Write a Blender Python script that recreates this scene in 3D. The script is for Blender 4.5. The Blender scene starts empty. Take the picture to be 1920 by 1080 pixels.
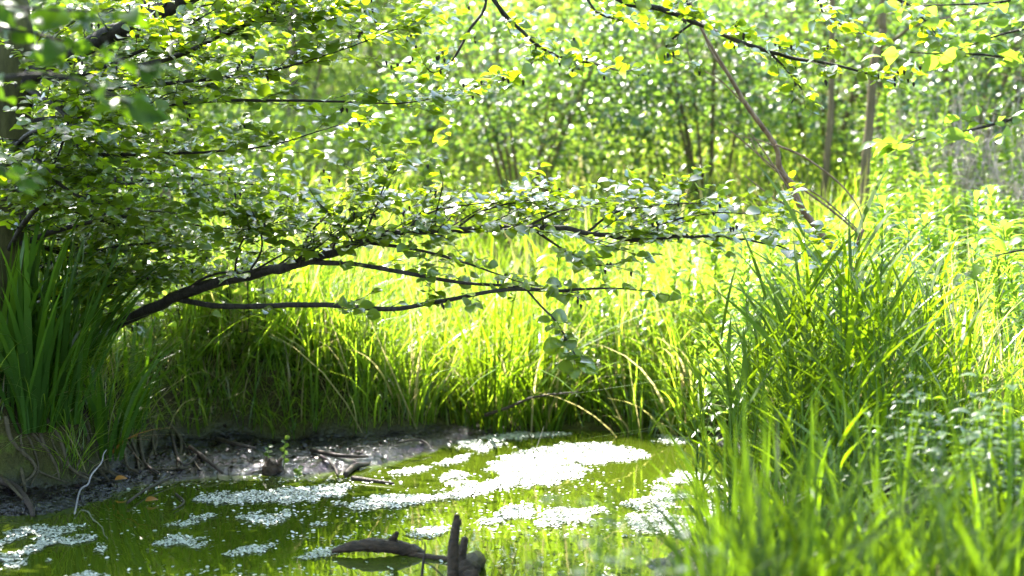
import bpy, math
import numpy as np
from mathutils import Vector

R = np.random.default_rng(11)
SC = bpy.context.scene
COL = SC.collection
rad = math.radians

# ------------------------------------------------------------------ camera
CAMZ, F, HORIZON = 1.4, 3583.0, 370.0            # photo pixels (1920 wide)
PITCH = math.atan((540 - HORIZON) / F)
cam = bpy.data.cameras.new('camera')
cam.sensor_width = 36.0
cam.lens = 36.0 * F / 1920.0
cam.clip_start, cam.clip_end = 0.05, 600.0
cam.dof.use_dof = True
cam.dof.focus_distance = 8.6
cam.dof.aperture_fstop = 2.0
camo = bpy.data.objects.new('camera', cam)
camo.location = (0, 0, CAMZ)
camo.rotation_euler = (math.pi / 2 - PITCH, 0, 0)
COL.objects.link(camo)
SC.camera = camo

# ------------------------------------------------------------------ light
SUN_EL, SUN_AZ = rad(52), rad(-24)               # behind the wood, a little to the left
world = bpy.data.worlds.new('World')
SC.world = world
world.use_nodes = True
wn = world.node_tree
bg = wn.nodes['Background']
sky = wn.nodes.new('ShaderNodeTexSky')
sky.sky_type = 'NISHITA'
sky.sun_disc = False
sky.sun_elevation = SUN_EL
sky.sun_rotation = SUN_AZ
sky.air_density = 1.0
wn.links.new(sky.outputs[0], bg.inputs[0])
bg.inputs[1].default_value = 0.15
sun = bpy.data.lights.new('sun', 'SUN')
sun.energy = 5.0
sun.angle = rad(0.5)
sun.color = (1.0, 0.95, 0.86)
suno = bpy.data.objects.new('sun', sun)
sdir = Vector((math.sin(SUN_AZ) * math.cos(SUN_EL), math.cos(SUN_AZ) * math.cos(SUN_EL), math.sin(SUN_EL)))
suno.rotation_euler = sdir.to_track_quat('Z', 'Y').to_euler()
suno.location = (-6, 14, 18)
COL.objects.link(suno)

SC.view_settings.view_transform = 'Standard'
SC.view_settings.look = 'None'
SC.view_settings.exposure = 2.88
SC.view_settings.gamma = 1.0
SC.render.engine = 'CYCLES'
cy = SC.cycles
cy.use_denoising = True
cy.max_bounces = 8
cy.diffuse_bounces = 4
cy.glossy_bounces = 4
cy.transmission_bounces = 6
cy.sample_clamp_indirect = 8.0
cy.caustics_reflective = False
cy.caustics_refractive = False

# ------------------------------------------------------------------ pixel <-> place
cp, sp = math.cos(PITCH), math.sin(PITCH)


def ray(px, py):
    u, v = (px - 960) / F, (540 - py) / F
    return np.array([u, cp + v * sp, -sp + v * cp])


def P(px, py, d):
    r = ray(px, py)
    t = d / r[1]
    return np.array([r[0] * t, d, CAMZ + r[2] * t])


def PZ(px, py, z):
    r = ray(px, py)
    t = (z - CAMZ) / r[2]
    return np.array([r[0] * t, r[1] * t, z])


# ------------------------------------------------------------------ noise
_T = np.random.default_rng(5).random((64, 64))


def vnoise(x, y):
    xi, yi = np.floor(x).astype(int), np.floor(y).astype(int)
    fx, fy = x - xi, y - yi
    fx, fy = fx * fx * (3 - 2 * fx), fy * fy * (3 - 2 * fy)
    a, b = _T[xi % 64, yi % 64], _T[(xi + 1) % 64, yi % 64]
    c, d = _T[xi % 64, (yi + 1) % 64], _T[(xi + 1) % 64, (yi + 1) % 64]
    return (a * (1 - fx) + b * fx) * (1 - fy) + (c * (1 - fx) + d * fx) * fy


def fbm(x, y, o=4):
    s, a = 0, 0.5
    for k in range(o):
        s = s + a * (vnoise(x * 2 ** k + 7.3 * k, y * 2 ** k + 3.1 * k) - 0.5)
        a *= 0.5
    return s


def sstep(t):
    t = np.clip(t, 0, 1)
    return t * t * (3 - 2 * t)


def seg_dist(x, y, poly, closed=True):
    n = len(poly)
    best = np.full(x.shape, 1e9)
    for i in range(n if closed else n - 1):
        a, b = poly[i], poly[(i + 1) % n]
        ab = b - a
        t = np.clip(((x - a[0]) * ab[0] + (y - a[1]) * ab[1]) / max(ab @ ab, 1e-9), 0, 1)
        best = np.minimum(best, np.hypot(x - a[0] - t * ab[0], y - a[1] - t * ab[1]))
    return best


def inside(x, y, poly):
    r = np.zeros(x.shape, bool)
    n = len(poly)
    for i in range(n):
        (x1, y1), (x2, y2) = poly[i], poly[(i + 1) % n]
        if y1 == y2:
            continue
        c = ((y1 > y) != (y2 > y)) & (x < (x2 - x1) * (y - y1) / (y2 - y1) + x1)
        r ^= c
    return r


# ------------------------------------------------------------------ terrain shape
SHORE = np.array([PZ(a, b, 0)[:2] for a, b in [
    (-420, 1020), (0, 970), (120, 962), (210, 930), (290, 908), (360, 896), (470, 892), (560, 895), (640, 886),
    (720, 872), (785, 852), (860, 830), (950, 813), (1050, 806), (1180, 808), (1290, 812), (1400, 850), (1425, 900),
    (1385, 960), (1310, 1010), (1225, 1060), (1165, 1150), (1110, 1300), (-700, 1300)]])
FOOT = np.array([PZ(a, b, 0)[:2] for a, b in [
    (-420, 985), (0, 940), (140, 925), (235, 895), (275, 868), (320, 850), (420, 838), (560, 834), (700, 832),
    (780, 824), (850, 812), (900, 800)]] + [np.array(p, float) for p in [(1.0, 11.7), (3.0, 11.4), (70, 11.4), (70, 170), (-170, 170), (-170, 7)]])


def terrain(x, y):
    """height, wet mud amount"""
    ds = seg_dist(x, y, SHORE)
    ins = inside(x, y, SHORE)
    s = np.where(ins, -ds, ds)
    db = seg_dist(x, y, FOOT)
    db = np.where(inside(x, y, FOOT), db, -db)
    wig = fbm(x * 1.7, y * 1.7)
    z = np.where(s < 0, np.maximum(-0.35, s * 0.5), 0.035 * sstep(s / 0.12) + 0.02 * sstep(s / 1.2))
    right = sstep((x + 0.1) / 0.5)
    z = z + np.where(s > 0, 0.16 * sstep((s - 0.05) / 0.8) * right, 0)
    hb = 0.46 - 0.34 * sstep((x + 1.7) / 1.6)
    bank = sstep((db + 0.05 * wig) / 0.24)
    z = z + hb * bank + .16 * fbm(x * 5 + 3, y * 5, 4) * sstep((db + .1) / .2) * (1 - sstep((db - .5) / .4)) * sstep((.3 - x) / 1.2)
    near = sstep((6.3 - y) / 2.0) * right
    z = z + 0.16 * near * (s > 0)
    yy = np.maximum(0, y - 11.8)
    z = z + 0.2 * np.minimum(yy, 6.5) * sstep(yy / 3.0) + 0.12 * np.maximum(0, yy - 6.5)
    z = z + np.where(s > 0.03, 0.10 * wig * sstep(s / 0.5), 0.0)
    mudm = (1 - sstep((db + 0.03) / 0.12)) * (1 - right * sstep((s - .1) / 0.3))
    mudm = mudm * (1 - sstep((y - 11.15) / .4))
    z = z + np.where(s > -0.05, 0.075 * fbm(x * 9, y * 9, 3) * mudm, 0)
    return z, mudm, bank * (1 - sstep((db - 0.45) / 0.4)), s


def H(x, y):
    return float(terrain(np.array([x], float), np.array([y], float))[0][0])


# ------------------------------------------------------------------ mesh builders
class MB:
    def __init__(s):
        s.v, s.q, s.r, s.n = [], [], [], 0

    def add(s, v, q, r=None):
        s.v.append(np.asarray(v, np.float32).reshape(-1, 3))
        s.q.append(np.asarray(q, np.int64).reshape(-1, 4) + s.n)
        k = len(s.v[-1])
        s.r.append(np.full(k, R.random()) if r is None else np.broadcast_to(np.asarray(r, float), (k,)))
        s.n += k
        return s

    def build(s, name, mat, parent=None, smooth=True, origin=None, attrs=None):
        v = np.concatenate(s.v)
        q = np.concatenate(s.q)
        me = bpy.data.meshes.new(name)
        if origin is not None:
            v = v - np.asarray(origin, np.float32)
        me.vertices.add(len(v))
        me.vertices.foreach_set('co', v.ravel())
        me.loops.add(len(q) * 4)
        me.loops.foreach_set('vertex_index', q.ravel().astype(np.int32))
        me.polygons.add(len(q))
        me.polygons.foreach_set('loop_start', (np.arange(len(q)) * 4).astype(np.int32))
        me.polygons.foreach_set('loop_total', np.full(len(q), 4, np.int32))
        me.polygons.foreach_set('use_smooth', np.full(len(q), smooth, bool))
        a = me.attributes.new('rnd', 'FLOAT', 'POINT')
        a.data.foreach_set('value', np.concatenate(s.r).astype(np.float32))
        for k, w in (attrs or {}).items():
            a = me.attributes.new(k, 'FLOAT', 'POINT')
            a.data.foreach_set('value', np.asarray(w, np.float32).ravel())
        me.update(calc_edges=True)
        me.materials.append(mat)
        o = bpy.data.objects.new(name, me)
        COL.objects.link(o)
        if parent is not None:
            o.parent = parent
        if origin is not None and parent is None:
            o.location = origin
        return o


def tag(o, label=None, cat=None, group=None, kind=None):
    for k, w in (('label', label), ('category', cat), ('group', group), ('kind', kind)):
        if w:
            o[k] = w
    return o


def thing(name, loc, label, cat, group=None):
    o = bpy.data.objects.new(name, None)
    o.empty_display_size = 0.1
    o.location = loc
    COL.objects.link(o)
    return tag(o, label, cat, group, 'thing')


def clone(root, loc, rz=0, sc=1.0, label=None, tilt=(0, 0)):
    c = root.copy()
    COL.objects.link(c)
    c.location = loc
    c.rotation_euler = (tilt[0], tilt[1], rz)
    c.scale = (sc, sc, sc)
    if label:
        c['label'] = label
    for ch in root.children:
        k = ch.copy()
        COL.objects.link(k)
        k.parent = c
        for g in ch.children:
            m = g.copy()
            COL.objects.link(m)
            m.parent = k
    return c


def unit(a):
    a = np.asarray(a, float)
    return a / np.maximum(np.linalg.norm(a, axis=-1, keepdims=True), 1e-9)


def smooth_path(pts, per=4):
    p = np.asarray(pts, float)
    if len(p) < 3:
        return np.linspace(p[0], p[-1], per + 1)
    e = np.vstack([2 * p[0] - p[1], p, 2 * p[-1] - p[-2]])
    out = []
    for i in range(1, len(e) - 2):
        for k in range(per):
            t = k / per
            a, b, c, d = e[i - 1], e[i], e[i + 1], e[i + 2]
            out.append(0.5 * (2 * b + (c - a) * t + (2 * a - 5 * b + 4 * c - d) * t * t + (3 * b - a - 3 * c + d) * t ** 3))
    out.append(p[-1])
    return np.array(out)


def tube(mb, path, r, sides=6, rough=0.0, cap=True):
    p = np.asarray(path, float)
    n = len(p)
    r = np.interp(np.linspace(0, 1, n), np.linspace(0, 1, len(np.atleast_1d(r))), np.atleast_1d(r))
    if cap:
        p = np.vstack([p[0], p, p[-1] + unit(p[-1] - p[-2]) * r[-1] * 0.3])
        r = np.concatenate([[r[0] * .05], r, [r[-1] * 0.05]])
        n += 2
    t = np.gradient(p, axis=0)
    t = unit(t + 1e-9)
    ref = np.array([0, 0, 1.0]) if abs(t[n // 2][2]) < 0.9 else np.array([1.0, 0, 0])
    x = unit(np.cross(t, ref))
    y = np.cross(t, x)
    a = np.arange(sides) / sides * 2 * math.pi
    rr = r[:, None] * (1 + rough * (R.random((n, sides)) - 0.5))
    v = p[:, None, :] + rr[..., None] * (np.cos(a)[None, :, None] * x[:, None, :] + np.sin(a)[None, :, None] * y[:, None, :])
    i, j = np.meshgrid(np.arange(n - 1), np.arange(sides), indexing='ij')
    q = np.stack([i * sides + j, i * sides + (j + 1) % sides, (i + 1) * sides + (j + 1) % sides, (i + 1) * sides + j], -1)
    mb.add(v, q, R.random())


def leaf_tpl(n, wid, fold=0.12, droop=0.12, pet=0.0):
    """n segments; wid(t) half width; three verts per station"""
    t = np.linspace(0, 1, n + 1)
    w = np.array([wid(k) for k in t])
    z = -droop * (t - 0.35) ** 2 * 2
    V = np.zeros((n + 1, 3, 3))
    for k, s in enumerate((-1, 0, 1)):
        V[:, k, 0] = t + pet
        V[:, k, 1] = s * w
        V[:, k, 2] = z + (fold * w if s else 0)
    i = np.arange(n)
    Q = []
    for k in range(2):
        Q.append(np.stack([i * 3 + k, (i + 1) * 3 + k, (i + 1) * 3 + k + 1, i * 3 + k + 1], -1))
    return V.reshape(-1, 3), np.concatenate(Q)


def w_round(t): return 0.46 * max(0.0, math.sin(math.pi * min(1, t ** 0.85))) ** 0.6 if 0 < t < 1 else 0.03
def w_oval(t): return 0.30 * max(0.0, math.sin(math.pi * t ** 0.8)) ** 0.8 if 0 < t < 1 else 0.015
def w_lance(t): return 0.13 * max(0.0, math.sin(math.pi * t ** 0.75)) ** 0.9 if 0 < t < 1 else 0.008


T_ALDER = leaf_tpl(5, w_round, 0.22, 0.16)
T_OVAL = leaf_tpl(5, w_oval, 0.25, 0.25)
T_LANCE = leaf_tpl(5, w_lance, 0.4, 0.55)
T_FAR = leaf_tpl(2, lambda t: 0.36 if 0 < t < 1 else 0.04, 0.25, 0.2)


def leaves(mb, pos, dirs, nrm, size, tpl):
    V, Q = tpl
    pos, dirs, nrm = np.asarray(pos, float), unit(dirs), np.asarray(nrm, float)
    size = np.broadcast_to(np.asarray(size, float), (len(pos),))
    y = unit(np.cross(nrm, dirs))
    z = np.cross(dirs, y)
    v = pos[:, None] + size[:, None, None] * (V[None, :, :1] * dirs[:, None] + V[None, :, 1:2] * y[:, None] + V[None, :, 2:] * z[:, None])
    k = len(V)
    q = Q[None] + (np.arange(len(pos)) * k)[:, None, None]
    mb.add(v.reshape(-1, 3), q.reshape(-1, 4), np.repeat(R.random(len(pos)), k))


def blades(mb, base, az, h, lean, curl, w, n=5, twist=None):
    """curved grass blades; lean/curl = horizontal reach (in heights)"""
    N = len(base)
    base = np.asarray(base, float)
    t = np.linspace(0, 1, n + 1)[None]
    az = np.asarray(az)[:, None]
    h = np.broadcast_to(h, (N,))[:, None]
    lean = np.broadcast_to(lean, (N,))[:, None]
    curl = np.broadcast_to(curl, (N,))[:, None]
    w = np.broadcast_to(w, (N,))[:, None]
    hor = h * (lean * t + curl * t ** 2.2)
    up = h * (t - 0.55 * np.clip(curl, 0, 1.2) * t ** 2.6)
    p = np.stack([base[:, :1] + hor * np.cos(az), base[:, 1:2] + hor * np.sin(az), base[:, 2:] + up], -1)
    fa = az + math.pi / 2 + (R.normal(0, .6, (N, 1)) if twist is None else twist) + 0.5 * t
    wd = np.stack([np.cos(fa), np.sin(fa), 0 * fa], -1)
    ww = w * np.clip((1 - t ** 2.5), 0.02, 1) * np.clip(0.55 + 1.6 * t, 0, 1)
    a = p - wd * ww[..., None] * 0.5
    b = p + wd * ww[..., None] * 0.5
    v = np.stack([a, b], 2).reshape(-1, 3)
    i = np.arange(n)
    q = np.stack([i * 2, i * 2 + 1, i * 2 + 3, i * 2 + 2], -1)
    q = q[None] + (np.arange(N) * (n + 1) * 2)[:, None, None]
    mb.add(v, q.reshape(-1, 4), np.repeat(R.random(N), (n + 1) * 2))


# ------------------------------------------------------------------ materials
def nt(name):
    m = bpy.data.materials.new(name)
    m.use_nodes = True
    t = m.node_tree
    t.nodes.clear()
    out = t.nodes.new('ShaderNodeOutputMaterial')
    return m, t, out


def ramp(t, src, stops):
    r = t.nodes.new('ShaderNodeValToRGB')
    e = r.color_ramp.elements
    while len(e) < len(stops):
        e.new(0.5)
    for k, (p, c) in enumerate(stops):
        e[k].position = p
        e[k].color = (*c, 1)
    t.links.new(src, r.inputs[0])
    return r.outputs[0]


def leaf_mat(name, refl, trans, mix=0.5, rough=0.4, spec=0.5, coat=0.0, crough=.24):
    m, t, out = nt(name)
    a = t.nodes.new('ShaderNodeAttribute')
    a.attribute_name = 'rnd'
    p = t.nodes.new('ShaderNodeBsdfPrincipled')
    p.inputs['Roughness'].default_value = rough
    p.inputs['Specular IOR Level'].default_value = spec
    p.inputs['Coat Weight'].default_value = coat
    p.inputs['Coat Roughness'].default_value = crough
    p.inputs['Coat IOR'].default_value = 1.7
    t.links.new(ramp(t, a.outputs['Fac'], refl), p.inputs['Base Color'])
    tr = t.nodes.new('ShaderNodeBsdfTranslucent')
    t.links.new(ramp(t, a.outputs['Fac'], trans), tr.inputs[0])
    mx = t.nodes.new('ShaderNodeMixShader')
    mx.inputs[0].default_value = mix
    t.links.new(p.outputs[0], mx.inputs[1])
    t.links.new(tr.outputs[0], mx.inputs[2])
    t.links.new(mx.outputs[0], out.inputs[0])
    return m


def sc3(c, k): return tuple(min(1, x * k) for x in c)


def two(c, lo=0.7, hi=1.3, shift=(0.0, 0.0, 0.0)):
    return [(0.0, sc3(c, lo)), (1.0, tuple(max(0, a * hi + b) for a, b in zip(c, shift)))]


M_ALDER = leaf_mat('alder_leaf', two((.032, .07, .016)), two((.34, .48, .006), .75, 1.2), .48, .34, .5, 1.0)
M_FAR = leaf_mat('far_leaf', two((.07, .12, .03)), two((.46, .62, .06), .5, 1.25), .6, .36, .6, .3)
M_HAZEL = leaf_mat('shrub_leaf', two((.035, .085, .022)), two((.21, .36, .035), .3, 1.35), .45, .34, .8)
M_GRASS = leaf_mat('grass_blade', [(0, (.035, .08, .012)), (.5, (.055, .11, .014)), (.85, (.075, .125, .016)), (.89, (.30, .25, .12)), (1, (.34, .29, .16))], [(0, (.21, .36, .012)), (.5, (.37, .54, .024)), (.85, (.44, .60, .035)), (.89, (.42, .36, .12)), (1, (.46, .40, .18))], .55, .34, .7)
M_REED = leaf_mat('reed_blade', two((.05, .10, .012)), two((.19, .30, .005), .6, 1.3), .5, .42, .15)
M_FORE = leaf_mat('near_grass_blade', two((.035, .075, .010)), two((.14, .24, .005), .4, 1.4), .45, .45, .15)
M_IRIS = leaf_mat('iris_blade', two((.035, .085, .012)), two((.13, .25, .005), .7, 1.2), .4, .38, .2)
M_BALSAM = leaf_mat('balsam_leaf', two((.06, .11, .012)), two((.38, .58, .04), .6, 1.2), .55, .34, .7)
M_MINT = leaf_mat('mint_leaf', two((.05, .09, .03)), two((.22, .36, .012), .7, 1.2), .45, .34, .5)
M_DRY = leaf_mat('dry_stem', two((.36, .30, .24)), two((.4, .33, .25)), .25, .6, .3)


def wood_mat(name, c1, c2, rough=0.7, scale=18, bump=0.8, stretch=(1, 1, .25)):
    m, t, out = nt(name)
    tc = t.nodes.new('ShaderNodeTexCoord')
    mp = t.nodes.new('ShaderNodeMapping')
    mp.inputs['Scale'].default_value = stretch
    t.links.new(tc.outputs['Object'], mp.inputs[0])
    n = t.nodes.new('ShaderNodeTexNoise')
    n.inputs['Scale'].default_value = scale
    n.inputs['Detail'].default_value = 6
    n.inputs['Roughness'].default_value = .65
    t.links.new(mp.outputs[0], n.inputs['Vector'])
    p = t.nodes.new('ShaderNodeBsdfPrincipled')
    p.inputs['Roughness'].default_value = rough
    p.inputs['Specular IOR Level'].default_value = .12 if rough > .4 else .25
    t.links.new(ramp(t, n.outputs['Fac'], [(.3, c1), (.7, c2)]), p.inputs['Base Color'])
    b = t.nodes.new('ShaderNodeBump')
    b.inputs['Strength'].default_value = bump
    b.inputs['Distance'].default_value = .02
    t.links.new(n.outputs['Fac'], b.inputs['Height'])
    t.links.new(b.outputs[0], p.inputs['Normal'])
    t.links.new(p.outputs[0], out.inputs[0])
    return m


M_BARK = wood_mat('alder_bark', (.012, .010, .009), (.05, .042, .035), .6, 30)
M_TRUNK = wood_mat('mossy_trunk_bark', (.02, .02, .008), (.09, .085, .03), .8, 14)
M_SNAG = wood_mat('dead_bark', (.10, .06, .04), (.30, .21, .15), .7, 30)
M_FARBARK = wood_mat('far_bark', (.07, .055, .025), (.19, .14, .08), .8, 12)
M_WETWOOD = wood_mat('wet_wood', (.004, .003, .002), (.085, .05, .03), .4, 55, 1.0, (.5, 1, 1))
M_STICK = wood_mat('stick_bark', (.02, .015, .013), (.08, .06, .05), .45, 40)
M_PALESTICK = wood_mat('pale_stick', (.14, .12, .12), (.40, .36, .36), .6, 50)
M_ROOT = wood_mat('root_bark', (.03, .024, .015), (.11, .09, .055), .7, 40)
M_STEM = wood_mat('green_stem', (.05, .10, .012), (.10, .16, .02), .5, 20, .1)
M_POST = wood_mat('weathered_timber', (.12, .08, .06), (.26, .20, .17), .8, 20)
M_BLUE = wood_mat('faded_blue_paint', (.09, .13, .25), (.16, .22, .36), .6, 20)


def terrain_mat():
    m, t, out = nt('ground')
    tc = t.nodes.new('ShaderNodeTexCoord')

    def noise(s, d=6):
        n = t.nodes.new('ShaderNodeTexNoise')
        n.inputs['Scale'].default_value = s
        n.inputs['Detail'].default_value = d
        t.links.new(tc.outputs['Object'], n.inputs['Vector'])
        return n.outputs['Fac']

    def attr(k):
        a = t.nodes.new('ShaderNodeAttribute')
        a.attribute_name = k
        return a.outputs['Fac']

    def mix(f, a, b):
        x = t.nodes.new('ShaderNodeMix')
        x.data_type = 'RGBA'
        t.links.new(f, x.inputs[0])
        t.links.new(a, x.inputs[6])
        t.links.new(b, x.inputs[7])
        return x.outputs[2]

    soil = ramp(t, noise(6), [(.3, (.035, .03, .014)), (.7, (.07, .075, .02))])
    bank = ramp(t, noise(11), [(.42, (.018, .012, .008)), (.5, (.04, .028, .016)), (.58, (.05, .075, .010))])
    mud = ramp(t, noise(25), [(.3, (.003, .002, .003)), (.7, (.010, .007, .010))])
    c = mix(attr('bank'), soil, bank)
    c = mix(attr('mud'), c, mud)
    p = t.nodes.new('ShaderNodeBsdfPrincipled')
    t.links.new(c, p.inputs['Base Color'])
    mr = t.nodes.new('ShaderNodeMapRange')
    mr.inputs[3].default_value, mr.inputs[4].default_value = .9, .09
    t.links.new(attr('mud'), mr.inputs[0])
    t.links.new(mr.outputs[0], p.inputs['Roughness'])
    ms = t.nodes.new('ShaderNodeMapRange')
    ms.inputs[3].default_value, ms.inputs[4].default_value = .04, .5
    t.links.new(attr('mud'), ms.inputs[0])
    t.links.new(ms.outputs[0], p.inputs['Specular IOR Level'])
    b = t.nodes.new('ShaderNodeBump')
    b.inputs['Strength'].default_value = 1.0
    b.inputs['Distance'].default_value = .03
    t.links.new(noise(40, 4), b.inputs['Height'])
    t.links.new(b.outputs[0], p.inputs['Normal'])
    t.links.new(p.outputs[0], out.inputs[0])
    return m


def water_mat():
    m, t, out = nt('pond_water')
    tc = t.nodes.new('ShaderNodeTexCoord')
    mp = t.nodes.new('ShaderNodeMapping')
    mp.inputs['Scale'].default_value = (1, .5, 1)
    t.links.new(tc.outputs['Object'], mp.inputs[0])
    n = t.nodes.new('ShaderNodeTexNoise')
    n.inputs['Scale'].default_value = 9
    n.inputs['Detail'].default_value = 3
    t.links.new(mp.outputs[0], n.inputs['Vector'])
    b = t.nodes.new('ShaderNodeBump')
    b.inputs['Strength'].default_value = .06
    b.inputs['Distance'].default_value = .01
    t.links.new(n.outputs['Fac'], b.inputs['Height'])
    p = t.nodes.new('ShaderNodeBsdfPrincipled')
    p.inputs['Base Color'].default_value = (.042, .06, .004, 1)
    p.inputs['Roughness'].default_value = .012
    p.inputs['IOR'].default_value = 1.5
    t.links.new(b.outputs[0], p.inputs['Normal'])
    t.links.new(p.outputs[0], out.inputs[0])
    return m


def weed_mat():
    m, t, out = nt('duckweed_frond')
    a = t.nodes.new('ShaderNodeAttribute')
    a.attribute_name = 'rnd'
    p = t.nodes.new('ShaderNodeBsdfPrincipled')
    t.links.new(ramp(t, a.outputs['Fac'], [(0, (.18, .20, .15)), (1, (.44, .45, .41))]), p.inputs['Base Color'])  # pale grey base carries the sky gloss of green fronds
    p.inputs['Roughness'].default_value = .38
    p.inputs['Specular IOR Level'].default_value = .9
    t.links.new(p.outputs[0], out.inputs[0])
    return m


M_GROUND, M_WATER, M_WEED = terrain_mat(), water_mat(), weed_mat()

# ------------------------------------------------------------------ ground and water
def axis(lo, hi, step, far, g=1.18):
    a = list(np.arange(lo, hi, step))
    s, v = step, hi
    while v < far:
        a.append(v)
        s *= g
        v += s
    s, v = step, lo
    while v > -far:
        s *= g
        v -= s
        a.insert(0, v)
    return np.array(a)


gx, gy = axis(-3.0, 2.6, .025, 160), axis(6.2, 12.2, .03, 160)
X, Y = np.meshgrid(gx, gy, indexing='ij')
Z, MU, BK, SS = terrain(X, Y)
nx, ny = X.shape
i, j = np.meshgrid(np.arange(nx - 1), np.arange(ny - 1), indexing='ij')
q = np.stack([i * ny + j, (i + 1) * ny + j, (i + 1) * ny + j + 1, i * ny + j + 1], -1)
mb = MB()
mb.add(np.stack([X, Y, Z], -1), q, 0.5)
tag(mb.build('ground', M_GROUND, attrs={'mud': MU, 'bank': BK}), kind='structure')

mb = MB()
wx, wy = np.linspace(-4, 3, 8), np.linspace(4.5, 12.4, 9)
X, Y = np.meshgrid(wx, wy, indexing='ij')
i, j = np.meshgrid(np.arange(7), np.arange(8), indexing='ij')
mb.add(np.stack([X, Y, 0 * X], -1), np.stack([i * 9 + j, (i + 1) * 9 + j, (i + 1) * 9 + j + 1, i * 9 + j + 1], -1), .5)
tag(mb.build('water', M_WATER), kind='structure')

# ------------------------------------------------------------------ duckweed
def fronds(mb, x, y, r, tilt=.22):
    n = len(x)
    a = np.arange(6) / 6 * 2 * math.pi
    ph = R.random(n) * 6.3
    e = 0.75 + 0.5 * R.random(n)
    ca, sa = np.cos(a[None] + ph[:, None]), np.sin(a[None] + ph[:, None])
    vx, vy = ca * r[:, None] * e[:, None], sa * r[:, None]
    tx, ty = R.normal(0, tilt, n)[:, None], R.normal(0, tilt, n)[:, None]
    z = 0.004 + R.random(n)[:, None] * .003 + np.abs(tx) * 0 + vx * tx + vy * ty
    v = np.stack([x[:, None] + vx, y[:, None] + vy, np.maximum(z, .0015)], -1)
    q = np.array([[0, 1, 2, 3], [0, 3, 4, 5]])[None] + (np.arange(n) * 6)[:, None, None]
    mb.add(v.reshape(-1, 3), q.reshape(-1, 4), np.repeat(R.random(n), 6))


def mat(pix, label, fill=1.0, edge=.09, rr=.0057):
    poly = np.array([PZ(a, b, 0)[:2] for a, b in pix])
    lo, hi = poly.min(0) - .1, poly.max(0) + .1
    st = rr * 1.45
    gx, gy = np.meshgrid(np.arange(lo[0], hi[0], st), np.arange(lo[1], hi[1], st))
    x, y = gx.ravel() + R.normal(0, st * .3, gx.size), gy.ravel() + R.normal(0, st * .3, gx.size)
    d = seg_dist(x, y, poly)
    d = np.where(inside(x, y, poly), d, -d)
    nz = fbm(x * 7, y * 3.2) * 1.7 + fbm(x * 26, y * 12, 3) * .8
    e_ = d / edge + nz * 2.0 + .5 * (fill - 1)
    k = (e_ > .2) & (R.random(x.size) < np.clip(.3 + e_ * .55, 0, .97))
    if fill < 1:
        k &= (fbm(x * 11, y * 4.5, 3) > .16 - fill * .31)
    k &= ~((terrain(x, y)[0] > .01))
    x, y = x[k], y[k]
    mb = MB()
    fronds(mb, x, y, rr * (.65 + .6 * R.random(len(x))))
    c = np.append(poly.mean(0), 0)
    o = mb.build('duckweed_mat', M_WEED, origin=c)
    tag(o, label, 'duckweed', 'mats of duckweed floating on the pond')


mat([(990, 840), (1060, 832), (1150, 829), (1222, 855), (1185, 868), (1095, 874), (1090, 885), (1085, 897), (1010, 912), (985, 921),
     (870, 922), (862, 908), (915, 893), (893, 878), (940, 855)], 'largest bright white duckweed mat, in the sunlit middle of the pond', 1.25)
mat([(795, 892), (850, 885), (897, 890), (870, 906), (825, 906)], 'small oval duckweed mat just left of the largest white one', .95, .06)
mat([(735, 888), (800, 868), (880, 852), (870, 868), (790, 890)], 'pale duckweed streak along the mud between bank and sunlit water', 1.15, .06)
mat([(850, 838), (890, 818), (965, 812), (1060, 814), (960, 832), (900, 846)], 'white duckweed band under the far grassy shore', 1.2, .12)
mat([(632, 948), (690, 932), (830, 926), (930, 912), (880, 934), (760, 952), (680, 960)], 'long thin duckweed streak pointing at the largest white mat', 1.0, .08)
mat([(365, 938), (430, 922), (560, 912), (662, 910), (645, 926), (560, 942), (440, 946)], 'wide ragged duckweed mat in front of the forked black stump', 1.05, .1)
mat([(425, 972), (470, 952), (548, 946), (540, 970), (480, 984)], 'small rounded duckweed mat below the wide ragged one', .9, .07)
mat([(290, 985), (350, 962), (425, 965), (400, 990), (320, 994)], 'thin broken duckweed mat in tree shade beside the muddy bank', .9, .08)
mat([(275, 1022), (320, 1005), (395, 1008), (370, 1028)], 'small duckweed mat in tree shade, right of the dim corner mat', 1.0, .06)
mat([(395, 1044), (440, 1022), (515, 1020), (500, 1036), (440, 1044)], 'crescent of duckweed in dark green water left of the log', .9, .05)
mat([(565, 986), (590, 978), (632, 980), (620, 990)], 'tiny isolated duckweed patch above the log', .95, .03)
mat([(515, 1050), (560, 1036), (640, 1020), (690, 1030), (620, 1048), (560, 1056)], 'duckweed mat touching the left end of the floating log', 1.0, .05)
mat([(865, 985), (915, 962), (997, 948), (990, 972), (930, 992)], 'duckweed mat right behind the upright broken stake', 1.0, .08)
mat([(1000, 978), (1045, 952), (1130, 942), (1140, 962), (1085, 988), (1015, 992)], 'duckweed mat half way between the stake and the right reeds', 1.05, .08)
mat([(735, 1008), (770, 990), (820, 985), (850, 996), (800, 1012)], 'faint thin duckweed patch above the right end of the log', .85, .06)
mat([(1215, 830), (1240, 818), (1300, 822), (1300, 836)], 'white duckweed patch at the far right shore', 1.2, .06)
mat([(1145, 968), (1190, 930), (1250, 890), (1340, 880), (1400, 915), (1370, 960), (1290, 1005), (1180, 1010)], 'broad white duckweed mat glimpsed through the right hand reeds', .85, .14)
mat([(-60, 1010), (40, 985), (140, 990), (210, 1012), (130, 1058), (20, 1075), (-60, 1070)], 'dim grey-green duckweed mat in the shaded near corner of the pond', .6, .14)
mat([(90, 1090), (160, 1066), (230, 1074), (220, 1095)], 'sliver of shaded duckweed at the bottom edge of the pond', .75, .07)
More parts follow.
